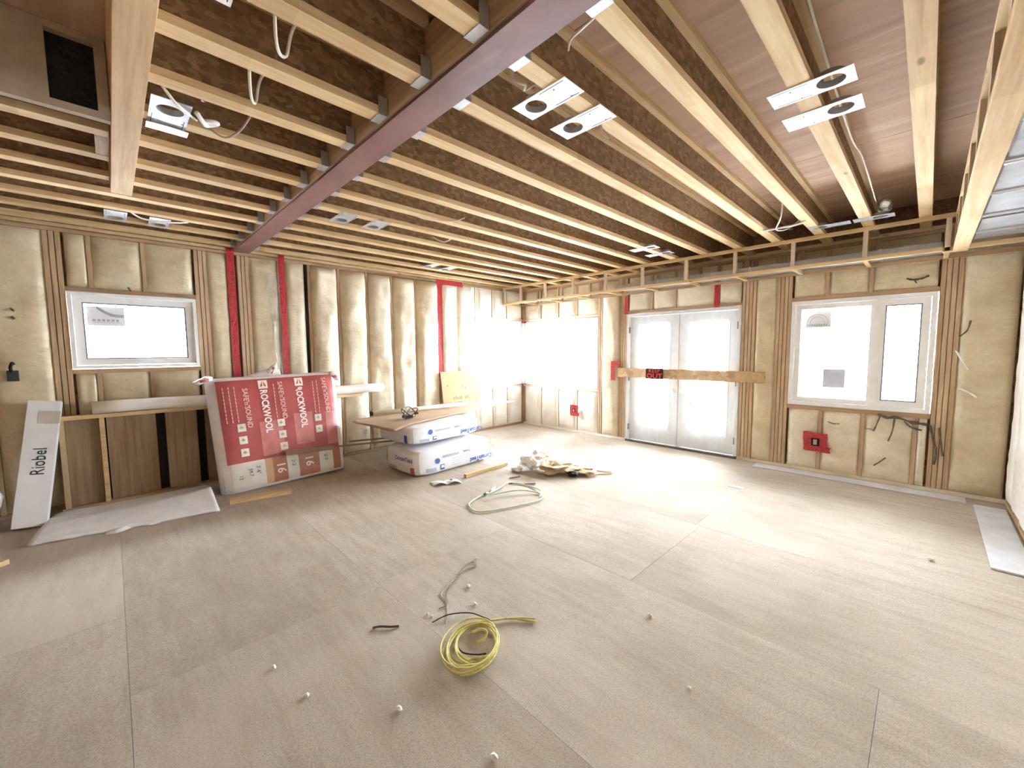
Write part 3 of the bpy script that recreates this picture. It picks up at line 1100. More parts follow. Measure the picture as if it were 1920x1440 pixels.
far = joist_proto(-4.915, -0.012, (-4.915, -4.865))
for i, x in enumerate(JX):
    place_joist(far, x, 'pale I-joist between steel beam and window wall, %s from the left wall' % NAMES[i], 'I-joists on the window side of the steel beam')
near_l = joist_proto(BY + 0.02, -5.105, (-5.155, -5.105))
near_s = joist_proto(-6.04, -5.105, (-5.155, -5.105))
beyond = joist_proto(BY + 0.02, -6.165, None)
for i, x in enumerate(JX):
    if x < 1.66:
        place_joist(near_l, x, 'dim I-joist on the near side of the steel beam, %s from the left wall' % NAMES[i], 'I-joists on the near side of the steel beam')
    else:
        place_joist(near_s, x, 'I-joist between steel beam and wooden header, %s from the left wall' % NAMES[i], 'I-joists between steel beam and header')
for i, x in enumerate(JX):
    if 1.66 < x < 2.9:
        place_joist(beyond, x, 'I-joist at upper left running out from behind the header, %s from the left wall' % NAMES[i], 'I-joists behind the header')

# steel beam with packed web
sb = empty('steel_beam', (3.3, -5.01, 2.78), 'long red-brown painted steel beam crossing the ceiling', 'beam')
bx('bottom_flange', 0.0, RX, -5.093, -4.927, 2.778, 2.793, 'red_primer_steel', sb)
bx('top_flange', 0.0, RX, -5.09, -4.93, 3.055, 3.07, 'red_primer_steel', sb)
bx('web', 0.0, RX, -5.014, -5.006, 2.793, 3.055, 'red_primer_steel', sb)
bx('web_packer', 0.02, RX, -5.10, -5.016, 2.80, 3.05, 'lumber_brown_x', sb)
bx('web_packer', 0.02, RX, -5.004, -4.92, 2.80, 3.05, 'red_primer_steel', sb)

# wooden header at upper left with one short block
hd = empty('header_beam', (4.0, -6.1, 2.75), 'thick pale wooden header beam hanging at upper left', 'beam')
bx('laminated_beam', 1.67, RX, -6.160, -6.043, 2.75, 3.07, 'header_lumber_x', hd, 0.002)
bx('side_block', 2.29, 2.60, -6.225, -6.162, 2.80, 3.03, 'lumber_brown_x', hd, 0.002)

# rim panel with a cut-out at top left
rp = MB()
xa, xb_ = 3.055, 3.095
for (y0, y1, z0, z1) in ((-9.9, -6.365, 2.70, ZC - 0.002), (-6.205, -6.165, 2.70, ZC - 0.002), (-6.365, -6.205, 3.045, ZC - 0.002), (-6.365, -6.205, 2.70, 2.735)):
    rp.box(xa, xb_, y0, y1, z0, z1)
plain('panel_grey', S(176, 158, 136), 0.85, 0, 0.12, 5)
o = rp.build('opening_panel', 'panel_grey')
vb = MB().box(2.995, 3.05, -6.42, -6.168, 2.738, 3.06).build('hole_darkening_box', 'black_gloss', o)  # black plastic box added behind the cut-out so the hole reads dark
tag(o, 'grey-tan board with a dark square hole at upper left of the ceiling', 'board')

# soffit frame along the window wall
sf = empty('soffit_ladder', (3.3, -0.3, 2.46), 'long open ladder frame of lumber along the window wall top', 'soffit')
bx('front_top_plate', 0.02, RX - 0.01, -0.600, -0.562, 2.758, 2.796, 'lumber_x', sf)
bx('front_bottom_plate', 0.02, 6.048, -0.600, -0.562, 2.455, 2.493, 'lumber_x', sf)
bx('front_bottom_plate', 6.218, RX - 0.01, -0.600, -0.562, 2.455, 2.493, 'lumber_x', sf)
bx('wall_ledger', 0.06, RX - 0.03, -0.110, -0.072, 2.455, 2.493, 'lumber_brown_x', sf)
ux = [0.04, 0.50, 1.11, 1.74, 2.37, 3.0, 3.64, 4.25, 4.86, 5.49, 6.08]
for x in ux:
    bx('upright', x - 0.019, x + 0.019, -0.599, -0.562, 2.493, 2.758, 'lumber_lit_z', sf)
    bx('cross_rung', x - 0.019, x + 0.019, -0.562, -0.110, 2.458, 2.492, 'lumber_y', sf)
    bx('wall_block', x - 0.019, x + 0.019, -0.110, -0.072, 2.493, 2.73, 'lumber_brown_z', sf)

# bulkhead frame at right, running toward the camera
bk = empty('bulkhead_ladder', (6.17, -4, 2.45), 'pale lumber bulkhead ladder frame running along the ceiling at far right', 'bulkhead')
bx('bottom_plate', 6.118, 6.215, -9.9, -0.47, 2.450, 2.488, 'lumber_y', bk, 0.002)
bx('top_plate', 6.120, 6.158, -9.9, -0.61, 2.758, 2.797, 'lumber_y', bk)
y = -0.635
k = 0
while y > -9.5:
    bx('upright', 6.121, 6.159, y - 0.045, y + 0.045, 2.488, 2.758, 'lumber_brown_z', bk)
    y -= 0.61
    k += 1
bx('end_block', 6.05, 6.116, -0.562, -0.47, 2.452, 2.49, 'lumber_x', bk)

# ducts in the bulkhead
dk = empty('supply_duct', (6.42, -4, 2.53), 'grey sheet-metal duct inside the bulkhead at far right', 'duct')
bx('duct_body', 6.24, 6.55, -1.45, -0.62, 2.52, 2.77, 'galvanized_dull', dk)
bx('duct_body', 6.24, 6.55, -9.8, -1.56, 2.52, 2.77, 'galvanized_dull', dk)
bx('duct_gap_shade', 6.26, 6.53, -1.56, -1.45, 2.56, 2.75, 'gap_shade_black', dk)  # dark block painting the shade in the gap between two ducts
y = -1.0
while y > -9.6:
    bx('joint_cleat', 6.232, 6.558, y - 0.014, y + 0.014, 2.510, 2.778, 'galvanized', dk)
    bx('seam_tape', 6.235, 6.555, y + 0.05, y + 0.09, 2.516, 2.52, 'foil', dk)
    y -= 0.62
# duct inside the soffit
ds = empty('soffit_duct', (3.4, -0.3, 2.6), 'long thin grey duct lying inside the soffit along the window wall', 'duct')
bx('duct_body', 2.5, 6.05, -0.50, -0.12, 2.50, 2.56, 'galvanized_dull', ds)
for x in (3.2, 4.4, 5.6):
    bx('joint_cleat', x - 0.012, x + 0.012, -0.508, -0.112, 2.496, 2.568, 'galvanized', ds)


def plate_fixture(x0, x1, y0, y1, hx, label, group, mat='white_enamel', z=2.795, wire=True, hr=0.056, axis='x'):
    e = empty('light_mounting_plate', ((x0 + x1) / 2, (y0 + y1) / 2, z), label, 'light plate', group)
    cy = (y0 + y1) / 2
    t_ = 0.003
    # plate with round hole: ring of quads from hole to a square, then the rest
    n = 32
    sq = min(hr + 0.018, (y1 - y0) / 2)
    mb = MB()
    vs, fs = [], []
    ya, yb_ = y0, y1
    xa_, xc = max(x0, hx - 0.09), min(x1, hx + 0.09)
    def edge(ang):
        c_, s_ = math.cos(ang), math.sin(ang)
        k_ = 1e9
        if c_ > 1e-9:
            k_ = min(k_, (xc - hx) / c_)
        if c_ < -1e-9:
            k_ = min(k_, (xa_ - hx) / c_)
        if s_ > 1e-9:
            k_ = min(k_, (yb_ - cy) / s_)
        if s_ < -1e-9:
            k_ = min(k_, (ya - cy) / s_)
        return hx + c_ * k_, cy + s_ * k_
    angs = sorted(set([2 * PI * k_ / n for k_ in range(n)] + [math.atan2(b_ - cy, a - hx) % (2 * PI) for a in (xa_, xc) for b_ in (ya, yb_)]))
    N = len(angs)
    for zz in (z, z + t_):
        for a in angs:
            vs.append((hx + hr * math.cos(a), cy + hr * math.sin(a), zz))
        for a in angs:
            ex_, ey_ = edge(a)
            vs.append((ex_, ey_, zz))
    for i in range(N):
        j = (i + 1) % N
        fs += [(i, j, N + j, N + i), (2 * N + i, 3 * N + i, 3 * N + j, 2 * N + j), (i, 2 * N + i, 2 * N + j, j), (N + i, N + j, 3 * N + j, 3 * N + i)]
    mb.add(vs, fs)
    if xa_ > x0:
        mb.box(x0, xa_, y0, y1, z, z + t_)
    if xc < x1:
        mb.box(xc, x1, y0, y1, z, z + t_)
    mb.build('plate', mat, e)
    can = MB()
    can.grid(lambda u, v: (hx + hr * math.cos(2 * PI * u), cy + hr * math.sin(2 * PI * u), z + t_ + 0.03 * v), 28, 1)
    can.build('can_collar', 'galvanized_dull', e, True)
    far_x = x1 if (hx - x0) < (x1 - hx) else x0
    a_, b2 = (hx + 0.08, far_x - 0.02) if far_x == x1 else (far_x + 0.02, hx - 0.08)
    mb = MB()
    for yy in (y0 + 0.014, y1 - 0.014):
        mb.box(a_, b2, yy - 0.0015, yy + 0.0015, z - 0.0008, z)
    mb.build('slot', 'ink_dark', e)
    mb = MB()
    for (sx_, sy_) in (((a_ + b2) / 2, y0 + 0.035), ((a_ + b2) / 2 + 0.03, y1 - 0.02)):
        mb.tube([(sx_, sy_, z - 0.003), (sx_, sy_, z)], 0.004, 6)
    mb.build('screw', 'hinge_grey', e)
    return e


G = 'pot-light mounting plates'
plate_fixture(4.435, 4.775, -4.68, -4.525, 4.53, 'white light plate under the joist, nearer the steel beam of the middle pair', G)
plate_fixture(4.44, 4.77, -4.385, -4.225, 4.54, 'white light plate under the joist, farther from the steel beam of the middle pair', G)
plate_fixture(5.375, 5.71, -3.83, -3.68, 5.62, 'white light plate at upper right, upper one of the bright pair', G)
plate_fixture(5.375, 5.71, -3.53, -3.365, 5.62, 'white light plate at upper right, lower one of the bright pair', G)
plate_fixture(1.945, 2.29, -4.68, -4.52, 2.04, 'grey metal light plate far down the joists, left of its pair', G, 'galvanized')
plate_fixture(1.945, 2.27, -4.365, -4.20, 2.04, 'grey metal light plate far down the joists, right of its pair', G, 'galvanized')
plate_fixture(3.30, 3.64, -1.52, -1.36, 3.56, 'metal light plate near the soffit above the double doors, left of its pair', G, 'galvanized')
plate_fixture(3.30, 3.64, -1.10, -0.95, 3.56, 'metal light plate near the soffit above the double doors, right of its pair', G, 'galvanized')
plate_fixture(5.06, 5.40, -1.00, -0.86, 5.16, 'metal light plate against the soffit above the right window, left of its pair', G, 'galvanized')
plate_fixture(5.42, 5.72, -1.00, -0.86, 5.62, 'metal light plate against the soffit above the right window, right of its pair', G, 'galvanized')
plate_fixture(0.66, 1.0, -2.88, -2.73, 0.75, 'foil-backed light plate over the left wall near the leaning plywood, left of its pair', G, 'galvanized')
plate_fixture(0.66, 1.0, -2.58, -2.43, 0.75, 'foil-backed light plate over the left wall near the leaning plywood, right of its pair', G, 'galvanized')
plate_fixture(0.60, 0.95, -6.20, -6.05, 0.70, 'metal light plate above the small left window, left of its pair', G, 'galvanized_dull')
plate_fixture(0.60, 0.95, -5.90, -5.75, 0.70, 'metal light plate above the small left window, right of its pair', G, 'galvanized_dull')
plate_fixture(4.17, 4.50, -5.99, -5.85, 4.40, 'white light plate cut off by the top edge of the picture', G)

# the loose plate beside the header, bent down
e = plate_fixture(2.96, 3.32, -6.02, -5.86, 3.20, 'bent light plate with tangled wires beside the wooden header', G, 'galvanized_dull')
mb = MB().grid(lambda u, v: (2.955 - 0.005 + 0.075 * v, -6.025 + 0.18 * u, 2.788 + 0.004 * math.sin(u * PI) * v - 0.004), 6, 2)
o = mb.build('bent_lip', 'white_enamel', e)
so = o.modifiers.new('thickness', 'SOLIDIFY')
so.thickness = 0.002
MB().tube(spline([(3.27, -5.84, 2.80), (3.22, -5.80, 2.775), (3.18, -5.78, 2.79), (3.21, -5.74, 2.80), (3.25, -5.77, 2.785), (3.19, -5.80, 2.80)], 6), 0.012, 6).build('wire_bundle', 'white_plastic', e, True)
MB().tube(spline([(3.36, -5.98, 2.83), (3.32, -5.93, 2.79), (3.25, -5.87, 2.785), (3.2, -5.83, 2.79)], 6), 0.007, 6).build('wire_bundle', 'white_cable', e, True)

# cables
def cable(pts, r, mat, label, name='electrical_cable', cat='cable', group=None):
    o = MB().tube(spline(pts, 8), r, 6).build(name, mat, None, True)
    return tag(o, label, cat, group)


cable([(3.12, -5.76, 2.80), (3.16, -5.70, 2.76), (3.26, -5.64, 2.79), (3.46, -5.60, 2.86)], 0.006, 'grey_cable', 'grey cable looping from the bent light plate by the header')
cable([(3.85, -5.72, 2.96), (3.66, -5.68, 2.80), (3.50, -5.62, 2.84), (3.55, -5.60, 2.95), (3.85, -5.55, 2.98)], 0.007, 'white_cable', 'white cable drooping between the second pair of near joists')
cable([(4.24, -5.72, 2.96), (4.09, -5.68, 2.80), (3.94, -5.60, 2.86), (4.0, -5.58, 2.96), (4.25, -5.54, 2.99)], 0.007, 'white_cable', 'white cable drooping between the upper pair of near joists')
cable([(4.75, -4.62, 2.95), (4.84, -4.72, 2.90), (4.95, -4.80, 2.84), (5.06, -4.83, 2.83)], 0.005, 'white_cable', 'thin white cable along the steel beam by the top joist')
cable([(4.63, -4.88, 2.86), (4.60, -4.84, 2.80), (4.62, -4.78, 2.79), (4.58, -4.74, 2.80), (4.62, -4.70, 2.83)], 0.008, 'grey_cable', 'short frayed cable at the hanger above the middle light plates')
cable([(4.66, -4.22, 2.84), (4.65, -4.19, 2.78), (4.66, -4.13, 2.76)], 0.009, 'grey_cable', 'stub of beige cable behind the middle light plates')
cable([(2.60, -4.2, 2.83), (2.62, -4.05, 2.79), (2.70, -3.80, 2.80), (2.78, -3.7, 2.84)], 0.005, 'white_cable', 'thin white cable hanging near the grey light plates')
cable([(4.96, -1.60, 2.96), (4.92, -1.45, 2.84), (4.84, -1.25, 2.78), (4.90, -1.10, 2.80), (5.0, -1.0, 2.90)], 0.007, 'white_cable', 'white cable loop hanging before the soffit left of the right window')
cable([(5.10, -1.30, 2.79), (4.95, -1.28, 2.78), (4.72, -1.26, 2.79)], 0.010, 'white_plastic', 'white conduit stub under the joists before the soffit')
cable([(5.60, -4.60, 2.90), (5.585, -4.2, 2.98), (5.59, -3.9, 2.94), (5.585, -2.8, 2.90), (5.59, -2.2, 2.95), (5.60, -1.2, 2.88)], 0.006, 'white_cable', 'white cable stapled along the joist behind the right light plates')
cable([(2.0, -3.55, 2.84), (2.08, -3.45, 2.79), (2.2, -3.40, 2.83)], 0.008, 'foil', 'crumpled foil strap hanging right of the grey light plates')
cable([(0.98, -6.05, 2.82), (0.94, -5.95, 2.77), (0.97, -5.75, 2.77), (0.92, -5.62, 2.81)], 0.008, 'white_plastic', 'white cable between the light plates above the small window')
cable([(3.40, -5.82, 3.0), (3.41, -5.83, 2.80)], 0.011, 'pex_red', 'short red pipe dropping between joists beside the header', 'water_pipe', 'pipe')
o = MB().tube(spline([(5.66, -1.05, 2.87), (5.64, -1.0, 2.90), (5.66, -0.95, 2.86), (5.63, -0.9, 2.88)], 5), [0.03, 0.045, 0.05, 0.04, 0.05] * 3 + [0.02], 7).build('foil_duct_end', 'foil')
tag(o, 'crumpled silver foil duct end above the soffit by the right window', 'duct')

# ------------------------------------------------------------------ knee wall under the small window
kw = empty('knee_wall_frame', (0.1, -5.1, 0), 'low stud frame leaning along the left wall under the small window', 'wall frame')
XF = 0.185
bx('top_plate', 0.09, XF, -6.66, -3.62, 0.905, 0.943, 'lumber_tan_y', kw)
bx('bottom_plate', 0.06, XF, -6.66, -4.0, 0.0, 0.038, 'lumber_brown_y', kw)
bx('cavity_shade_sheet', 0.047, 0.050, -6.64, -4.05, 0.04, 0.90, 'gap_shade_black', kw)  # black sheet added behind the boards to paint the cavity shade
for y in (-6.34,):
    bx('stud', 0.075, XF - 0.002, y - 0.019, y + 0.019, 0.038, 0.905, 'lumber_tan_y', kw)
for y in (-6.62, -5.12, -4.6):
    bx('stud', 0.06, XF - 0.002, y - 0.019, y + 0.019, 0.038, 0.905, 'lumber_brown_z', kw)
for y in (-4.05,):
    bx('stud', 0.06, XF - 0.002, y - 0.024, y + 0.024, 0.038, 0.905, 'lumber_brown_z', kw)
for a, b_, d in ((-6.60, -6.362, 0.125), (-6.31, -5.925, 0.12), (-5.845, -5.57, 0.135), (-5.49, -5.20, 0.10)):
    bx('infill_board', 0.055, d, a, b_, 0.04, 0.903, 'infill_z', kw, 0.002)

rl = empty('plastic_roll', (0.13, -4.9, 1.0), 'long white roll of plastic sheeting lying along the knee wall top', 'roll')
MB().tube([(0.165, -6.40 + 3.11 * k / 12, 1.008 + 0.004 * math.sin(k * 1.3)) for k in range(13)], 0.064, 18).build('rolled_sheet', 'roll_poly', rl, True)
MB().tube([(0.175, -3.285, 1.008), (0.175, -3.283, 1.008)], 0.03, 14).build('core', 'paper_brown', rl)

# ------------------------------------------------------------------ red mineral-wool bale
bale = empty('insulation_bale', (0.6, -4.78, 0), 'big red plastic-wrapped insulation bale leaning on the knee wall', 'insulation bale')
PBL, PBR = Vector((0.79, -5.425, 0.015)), Vector((0.74, -4.135, 0.04))
PTL, PTR = Vector((0.47, -5.47, 1.255)), Vector((0.44, -4.10, 1.285))
NRM = ((PBR - PBL).cross(PTL - PBL)).normalized()
if NRM.x < 0:
    NRM = -NRM
THK = 0.26


def bale_pt(u, v, off_=0.0):
    p = (PBL * (1 - u) + PBR * u) * (1 - v) + (PTL * (1 - u) + PTR * u) * v
    return p + NRM * off_


def bale_off(u, v):
    a = abs(2 * u - 1)
    b = abs(2 * v - 1)
    r_ = -0.05 * a ** 14 - 0.05 * b ** 18
    r_ += 0.010 * math.sin(u * PI * 3) ** 2 * 0.6
    r_ += 0.008 * noise.noise(Vector((u * 4, v * 4, 2))) + 0.004 * noise.noise(Vector((u * 14, v * 10, 8)))
    return r_


mb = MB()
nu, nv = 36, 32
# front, back and the four sides as one closed skin
mb.grid(lambda u, v: bale_pt(u, v, bale_off(u, v)), nu, nv)
mb.grid(lambda u, v: bale_pt(u, v, -THK - bale_off(u, v) * 0.6), nu, nv)
for fixed, ax in ((0, 'u'), (1, 'u'), (0, 'v'), (1, 'v')):
    def sidef(s, t_, fixed=fixed, ax=ax):
        u, v = (fixed, s) if ax == 'u' else (s, fixed)
        f0 = bale_off(u, v)
        f1 = -THK - bale_off(u, v) * 0.6
        p = bale_pt(u, v, f0 + (f1 - f0) * t_)
        out_ = math.sin(PI * t_) ** 0.7 * 0.035 * (1 if fixed else -1)
        d_ = (PBR - PBL).normalized() if ax == 'u' else (PTL - PBL).normalized()
        if ax == 'v' and fixed == 0:
            out_ *= 0.2
        return p + d_ * out_
    mb.grid(sidef, nu, 8)
body = mb.build('wrapped_body', 'bag_plastic', bale, True)


def on_bale(u0, u1, v0, v1, mat, name, off_=0.004, nu_=20, nv_=20):
    return MB().grid(lambda u, v: bale_pt(u0 + (u1 - u0) * u, v0 + (v1 - v0) * v, bale_off(u0 + (u1 - u0) * u, v0 + (v1 - v0) * v) + off_), nu_, nv_).build(name, mat, bale, True)


on_bale(0.03, 0.965, 0.245, 0.982, 'print_red', 'red_print', 0.004, 34, 28)
on_bale(0.05, 0.30, 0.02, 0.245, 'print_white', 'size_label', 0.004)
on_bale(0.30, 0.36, 0.02, 0.245, 'ink_tan', 'size_label', 0.004)
on_bale(0.36, 0.475, 0.02, 0.245, 'print_brown', 'brown_print', 0.004)
on_bale(0.475, 0.575, 0.02, 0.245, 'print_white', 'size_label', 0.004)
on_bale(0.575, 0.76, 0.02, 0.245, 'print_brown', 'brown_print', 0.004)
on_bale(0.76, 0.89, 0.02, 0.245, 'print_white', 'size_label', 0.004)
on_bale(0.89, 0.97, 0.02, 0.245, 'print_brown', 'brown_print', 0.004)
on_bale(0.30, 0.48, 0.27, 0.58, 'print_red_light', 'faded_print', 0.006)
on_bale(0.58, 0.74, 0.32, 0.62, 'print_red_light', 'faded_print', 0.006)
on_bale(0.86, 0.965, 0.27, 0.60, 'print_red_light', 'faded_print', 0.006)
EU = (PBR - PBL).normalized()
EV = (PTL - PBL).normalized()


def bale_text(s, u, v, size, mat, sx=1.0, bold=0.0):
    # lettering reads downward
    m_ = frame_mat(bale_pt(u, v, bale_off(u, v) + 0.010), -EV, EU)
    return text('printed_lettering', s, size, mat, m_, bale, sx, bold=bold)


for u in (0.365, 0.655):
    bale_text('ROCKWOOL', u, 0.675, 0.105, 'ink_white', 0.82, 0.003)
    on_bale(u - 0.035, u + 0.035, 0.885, 0.965, 'ink_white', 'logo_square', 0.008, 4, 4)
    c_ = bale_pt(u, 0.925, bale_off(u, 0.925) + 0.013)
    lg = MB()
    for sgn in (-1, 1):
        lg.add([c_ + EU * 0.006 * sgn + EV * 0.038, c_ + EU * 0.034 * sgn - EV * 0.030, c_ + EU * 0.010 * sgn - EV * 0.022],
               [(0, 1, 2)])
    lg.build('logo_mark', 'print_red', bale)
for u, vv in ((0.225, 0.72), (0.50, 0.76), (0.88, 0.77)):
    bale_text("SAFE'n'SOUND", u, vv, 0.075, 'ink_pinkwhite', 0.95, 0.001)
for u in (0.07, 0.11, 0.15, 0.445, 0.775, 0.81):
    lg = MB()
    for k in range(10):
        v0_ = 0.60 + 0.033 * k
        p = bale_pt(u, v0_, bale_off(u, v0_) + 0.007)
        q = bale_pt(u, v0_ + 0.026, bale_off(u, v0_ + 0.026) + 0.007)
        lg.bar(p, q, 0.008, 0.001, NRM)
    lg.build('small_print', 'ink_pinkwhite', bale)
for u in (0.165, 0.47, 0.79):
    for v in (0.33, 0.44, 0.55):
        if u > 0.7 and v < 0.4:
            continue
        on_bale(u - 0.03, u + 0.03, v - 0.034, v + 0.034, 'print_white', 'icon_square', 0.009, 3, 3)
        lg = MB()
        p = bale_pt(u, v, bale_off(u, v) + 0.0125)
        lg.bar(p - EU * 0.02, p + EU * 0.02, 0.012, 0.001, NRM)
        lg.bar(p + EV * 0.02, p - EV * 0.014, 0.014, 0.001, NRM)
        lg.build('icon_mark', 'ink_tan', bale)
bale_text('16', 0.42, 0.14, 0.13, 'ink_white', 1.0, 0.002)
bale_text('16', 0.665, 0.15, 0.13, 'ink_white', 1.0, 0.002)
for s, u, v in (("2'-6\"", 0.245, 0.16), ('59.7', 0.185, 0.15), ('12', 0.11, 0.12), ("2'-2", 0.525, 0.16), ("2'-2", 0.82, 0.15)):
    bale_text(s, u, v, 0.05, 'ink_dark', 1.0)


def ear(base, tip, r, red):
    base, tip = Vector(base), Vector(tip)
    pts = [base.lerp(tip, k / 6) + Vector((0, 0, 0.012 * math.sin(k))) for k in range(7)]
    MB().tube(pts, [r * .7, r, r * 1.05, r * .9, r * 1.0, r * .7, r * .25], 8).build('twisted_ear', 'bag_plastic', bale, True)
    if red:
        c2 = base.lerp(tip, 0.45)
        MB().tube([base.lerp(tip, 0.2) + Vector((0.02, 0, 0)), base.lerp(tip, 0.65) + Vector((0.025, 0, 0))], [r * .55, r * .5], 7).build('ear_print', 'print_red', bale, True)


ear((0.40, -5.44, 1.26), (0.40, -5.62, 1.225), 0.032, True)
ear((0.32, -4.86, 1.26), (0.28, -4.76, 1.42), 0.04, True)
ear((0.38, -4.16, 1.25), (0.40, -4.02, 1.20), 0.045, True)
mb = MB().grid(lambda u, v: (0.30 + 0.06 * v, -5.15 + 0.42 * u, 1.27 + 0.12 * u * (1 - v) * math.sin(u * 2.6) + 0.006 * noise.noise(Vector((u * 8, v * 4, 1)))), 14, 4)
mb.build('loose_film', 'bag_plastic', bale, True)
# film fold rising up to the wall tape
o = MB().grid(lambda u, v: (0.085 + 0.02 * noise.noise(Vector((u * 3, v * 6, 9))) + 0.02 * u, -4.74 + 0.10 * u + (0.06 - 0.10 * v) * (1 - u) + 0.02 * noise.noise(Vector((v * 4, 0, 0))), 1.15 + 1.4 * v), 8, 24).build('film_fold', 'poly_clear', None, True)
tag(o, 'white fold of loose plastic film beside the tape above the red bale', 'plastic sheet')

# ------------------------------------------------------------------ the two wrapped batt bags
def pillow(cx, cy, z0, z1, hx_, hy, rz, name, label):
    e_ = empty(name, (cx, cy, z0), label, 'insulation bag')
    mt = Matrix.Translation((cx, cy, 0)) @ Matrix.Rotation(rz, 4, 'Z')
    zc, hz = (z0 + z1) / 2, (z1 - z0) / 2

    def surf(sx, sy, sz):
        # superellipsoid-ish rounding
        p_ = 7.0
        n_ = (abs(sx) ** p_ + abs(sy) ** p_ + abs(sz) ** p_) ** (1 / p_)
        q = Vector((sx / n_ * hx_, sy / n_ * hy, sz / n_ * hz))
        q += Vector((0.012 * nz(q, 5, cx), 0.012 * nz(q, 5, cy + 9), 0.010 * nz(q, 4, cx + 3)))
        q.z = max(q.z, -hz)
        q.z += zc
        return mt @ q
    mb_ = MB()
    n = 14
    for ax in range(3):
        for s in (-1, 1):
            def fn(u, v, ax=ax, s=s):
                a, b = 2 * u - 1, 2 * v - 1
                c_ = [0, 0, 0]
                c_[ax] = s
                c_[(ax + 1) % 3] = a
                c_[(ax + 2) % 3] = b
                return surf(*c_)
            mb_.grid(fn, n if ax != 0 else n, n)
    mb_.build('bag_body', 'bag_white', e_, True)
    return e_, mt, zc, hz, surf


def bag_print(e_, mt, zc, hz, hx_, hy, surf, upper):
    # front face is +x; print positions in (y, z) fractions of the face
    def fp(a, b, o=0.004):
        p = surf(1, a, b)
        return p + (mt.to_3x3() @ Vector((o, 0, 0)))
    R3 = mt.to_3x3()
    exx = R3 @ Vector((0, 1, 0))
    def patch(a0, a1, b0, b1, mat, nm, o=0.004, k=8):
        MB().grid(lambda u, v: fp(a0 + (a1 - a0) * u, b0 + (b1 - b0) * v, o), k, k).build(nm, mat, e_, True)
    def disc(a, b, r, mat, nm):
        c_ = fp(a, b, 0.007)
        ring = [c_ + exx * r * math.cos(t_) + Vector((0, 0, r * math.sin(t_))) for t_ in [2 * PI * k / 20 for k in range(20)]]
        MB().add(ring, [tuple(range(20))]).build(nm, mat, e_)
    # upside-down lettering: it reads with its top toward the floor
    m_ = frame_mat(fp(0.66, -0.42 if upper else -0.55, 0.010), -exx, (0, 0, -1))
    text('printed_lettering', 'CertainTeed', 0.085, 'ink_blue', m_, e_, 0.95, bold=0.002)
    m_ = frame_mat(fp(0.22, 0.30, 0.010), -exx, (0, 0, -1))
    text('printed_lettering', 'Ouate', 0.05, 'ink_blue', m_, e_)
    disc(-0.52, 0.25 if upper else 0.05, 0.035, 'ink_blue', 'round_logo')
    patch(-0.40, 0.02, 0.18, 0.36, 'ink_grey', 'printed_band')
    for k in range(4):
        z_ = -0.05 - 0.16 * k
        patch(-0.18, 0.36, z_ - 0.018, z_ + 0.018, 'ink_grey', 'printed_line', 0.005, 4)
    for k in range(3):
        z_ = 0.32 - 0.16 * k
        patch(0.40, 0.52, z_ - 0.02, z_ + 0.02, 'ink_grey', 'printed_line', 0.005, 3)
    patch(-0.82, -0.56, -0.72, -0.40, 'ink_grey', 'printed_band', 0.005)
    patch(-0.46, -0.36, -0.70, -0.28, 'ink_blue', 'printed_box', 0.005, 4)
    patch(-0.45, -0.37, -0.55, -0.33, 'bag_white', 'printed_box', 0.008, 4)
    # end face (toward -y)
    def ep(a, b, o=0.004):
        p = surf(a, -1, b)
        return p + R3 @ Vector((0, -o, 0))
    def epatch(a0, a1, b0, b1, mat, nm):
        MB().grid(lambda u, v: ep(a0 + (a1 - a0) * u, b0 + (b1 - b0) * v), 6, 6).build(nm, mat, e_, True)
    if upper:
        epatch(0.62, 0.76, -0.75, 0.15, 'ink_blue', 'printed_stripe')
    else:
        epatch(0.62, 0.80, -0.85, -0.25, 'print_red', 'printed_square')
        eyy = R3 @ Vector((1, 0, 0))
        m_ = frame_mat(ep(0.30, 0.10, 0.010), eyy, (0, 0, 1))
        m_ = frame_mat(ep(0.30, 0.25, 0.010), eyy, (0, 0, 1))
        text('printed_lettering', 'CertainTeed', 0.075, 'ink_blue', m_, e_)
        epatch(-0.92, -0.74, -0.1, 0.6, 'print_red', 'printed_square')
        epatch(-0.6, -0.1, -0.75, -0.45, 'ink_grey', 'printed_band')
    # clear film tail at the far end
    o_ = MB().grid(lambda u, v: mt @ Vector((hx_ * (0.9 - 0.9 * v), hy - 0.02 + 0.16 * u * (0.7 + 0.3 * math.sin(v * 5)), zc + hz * (0.6 - 1.3 * v * u) - 0.10 * u + 0.02 * noise.noise(Vector((u * 4, v * 4, 3))))), 8, 8)
    o_.build('film_tail', 'poly_clear', e_, True)


RZ = math.radians(3.5)
e1 = pillow(1.33, -3.07, 0.0, 0.335, 0.40, 0.64, RZ, 'batt_bag', 'lower of the two white plastic-wrapped insulation bags on the floor')
bag_print(e1[0], e1[1], e1[2], e1[3], 0.40, 0.64, e1[4], False)
e2 = pillow(1.12, -3.06, 0.362, 0.60, 0.40, 0.62, RZ + 0.03, 'batt_bag', 'upper of the two white insulation bags, under the brown sheet')
bag_print(e2[0], e2[1], e2[2], e2[3], 0.40, 0.62, e2[4], True)

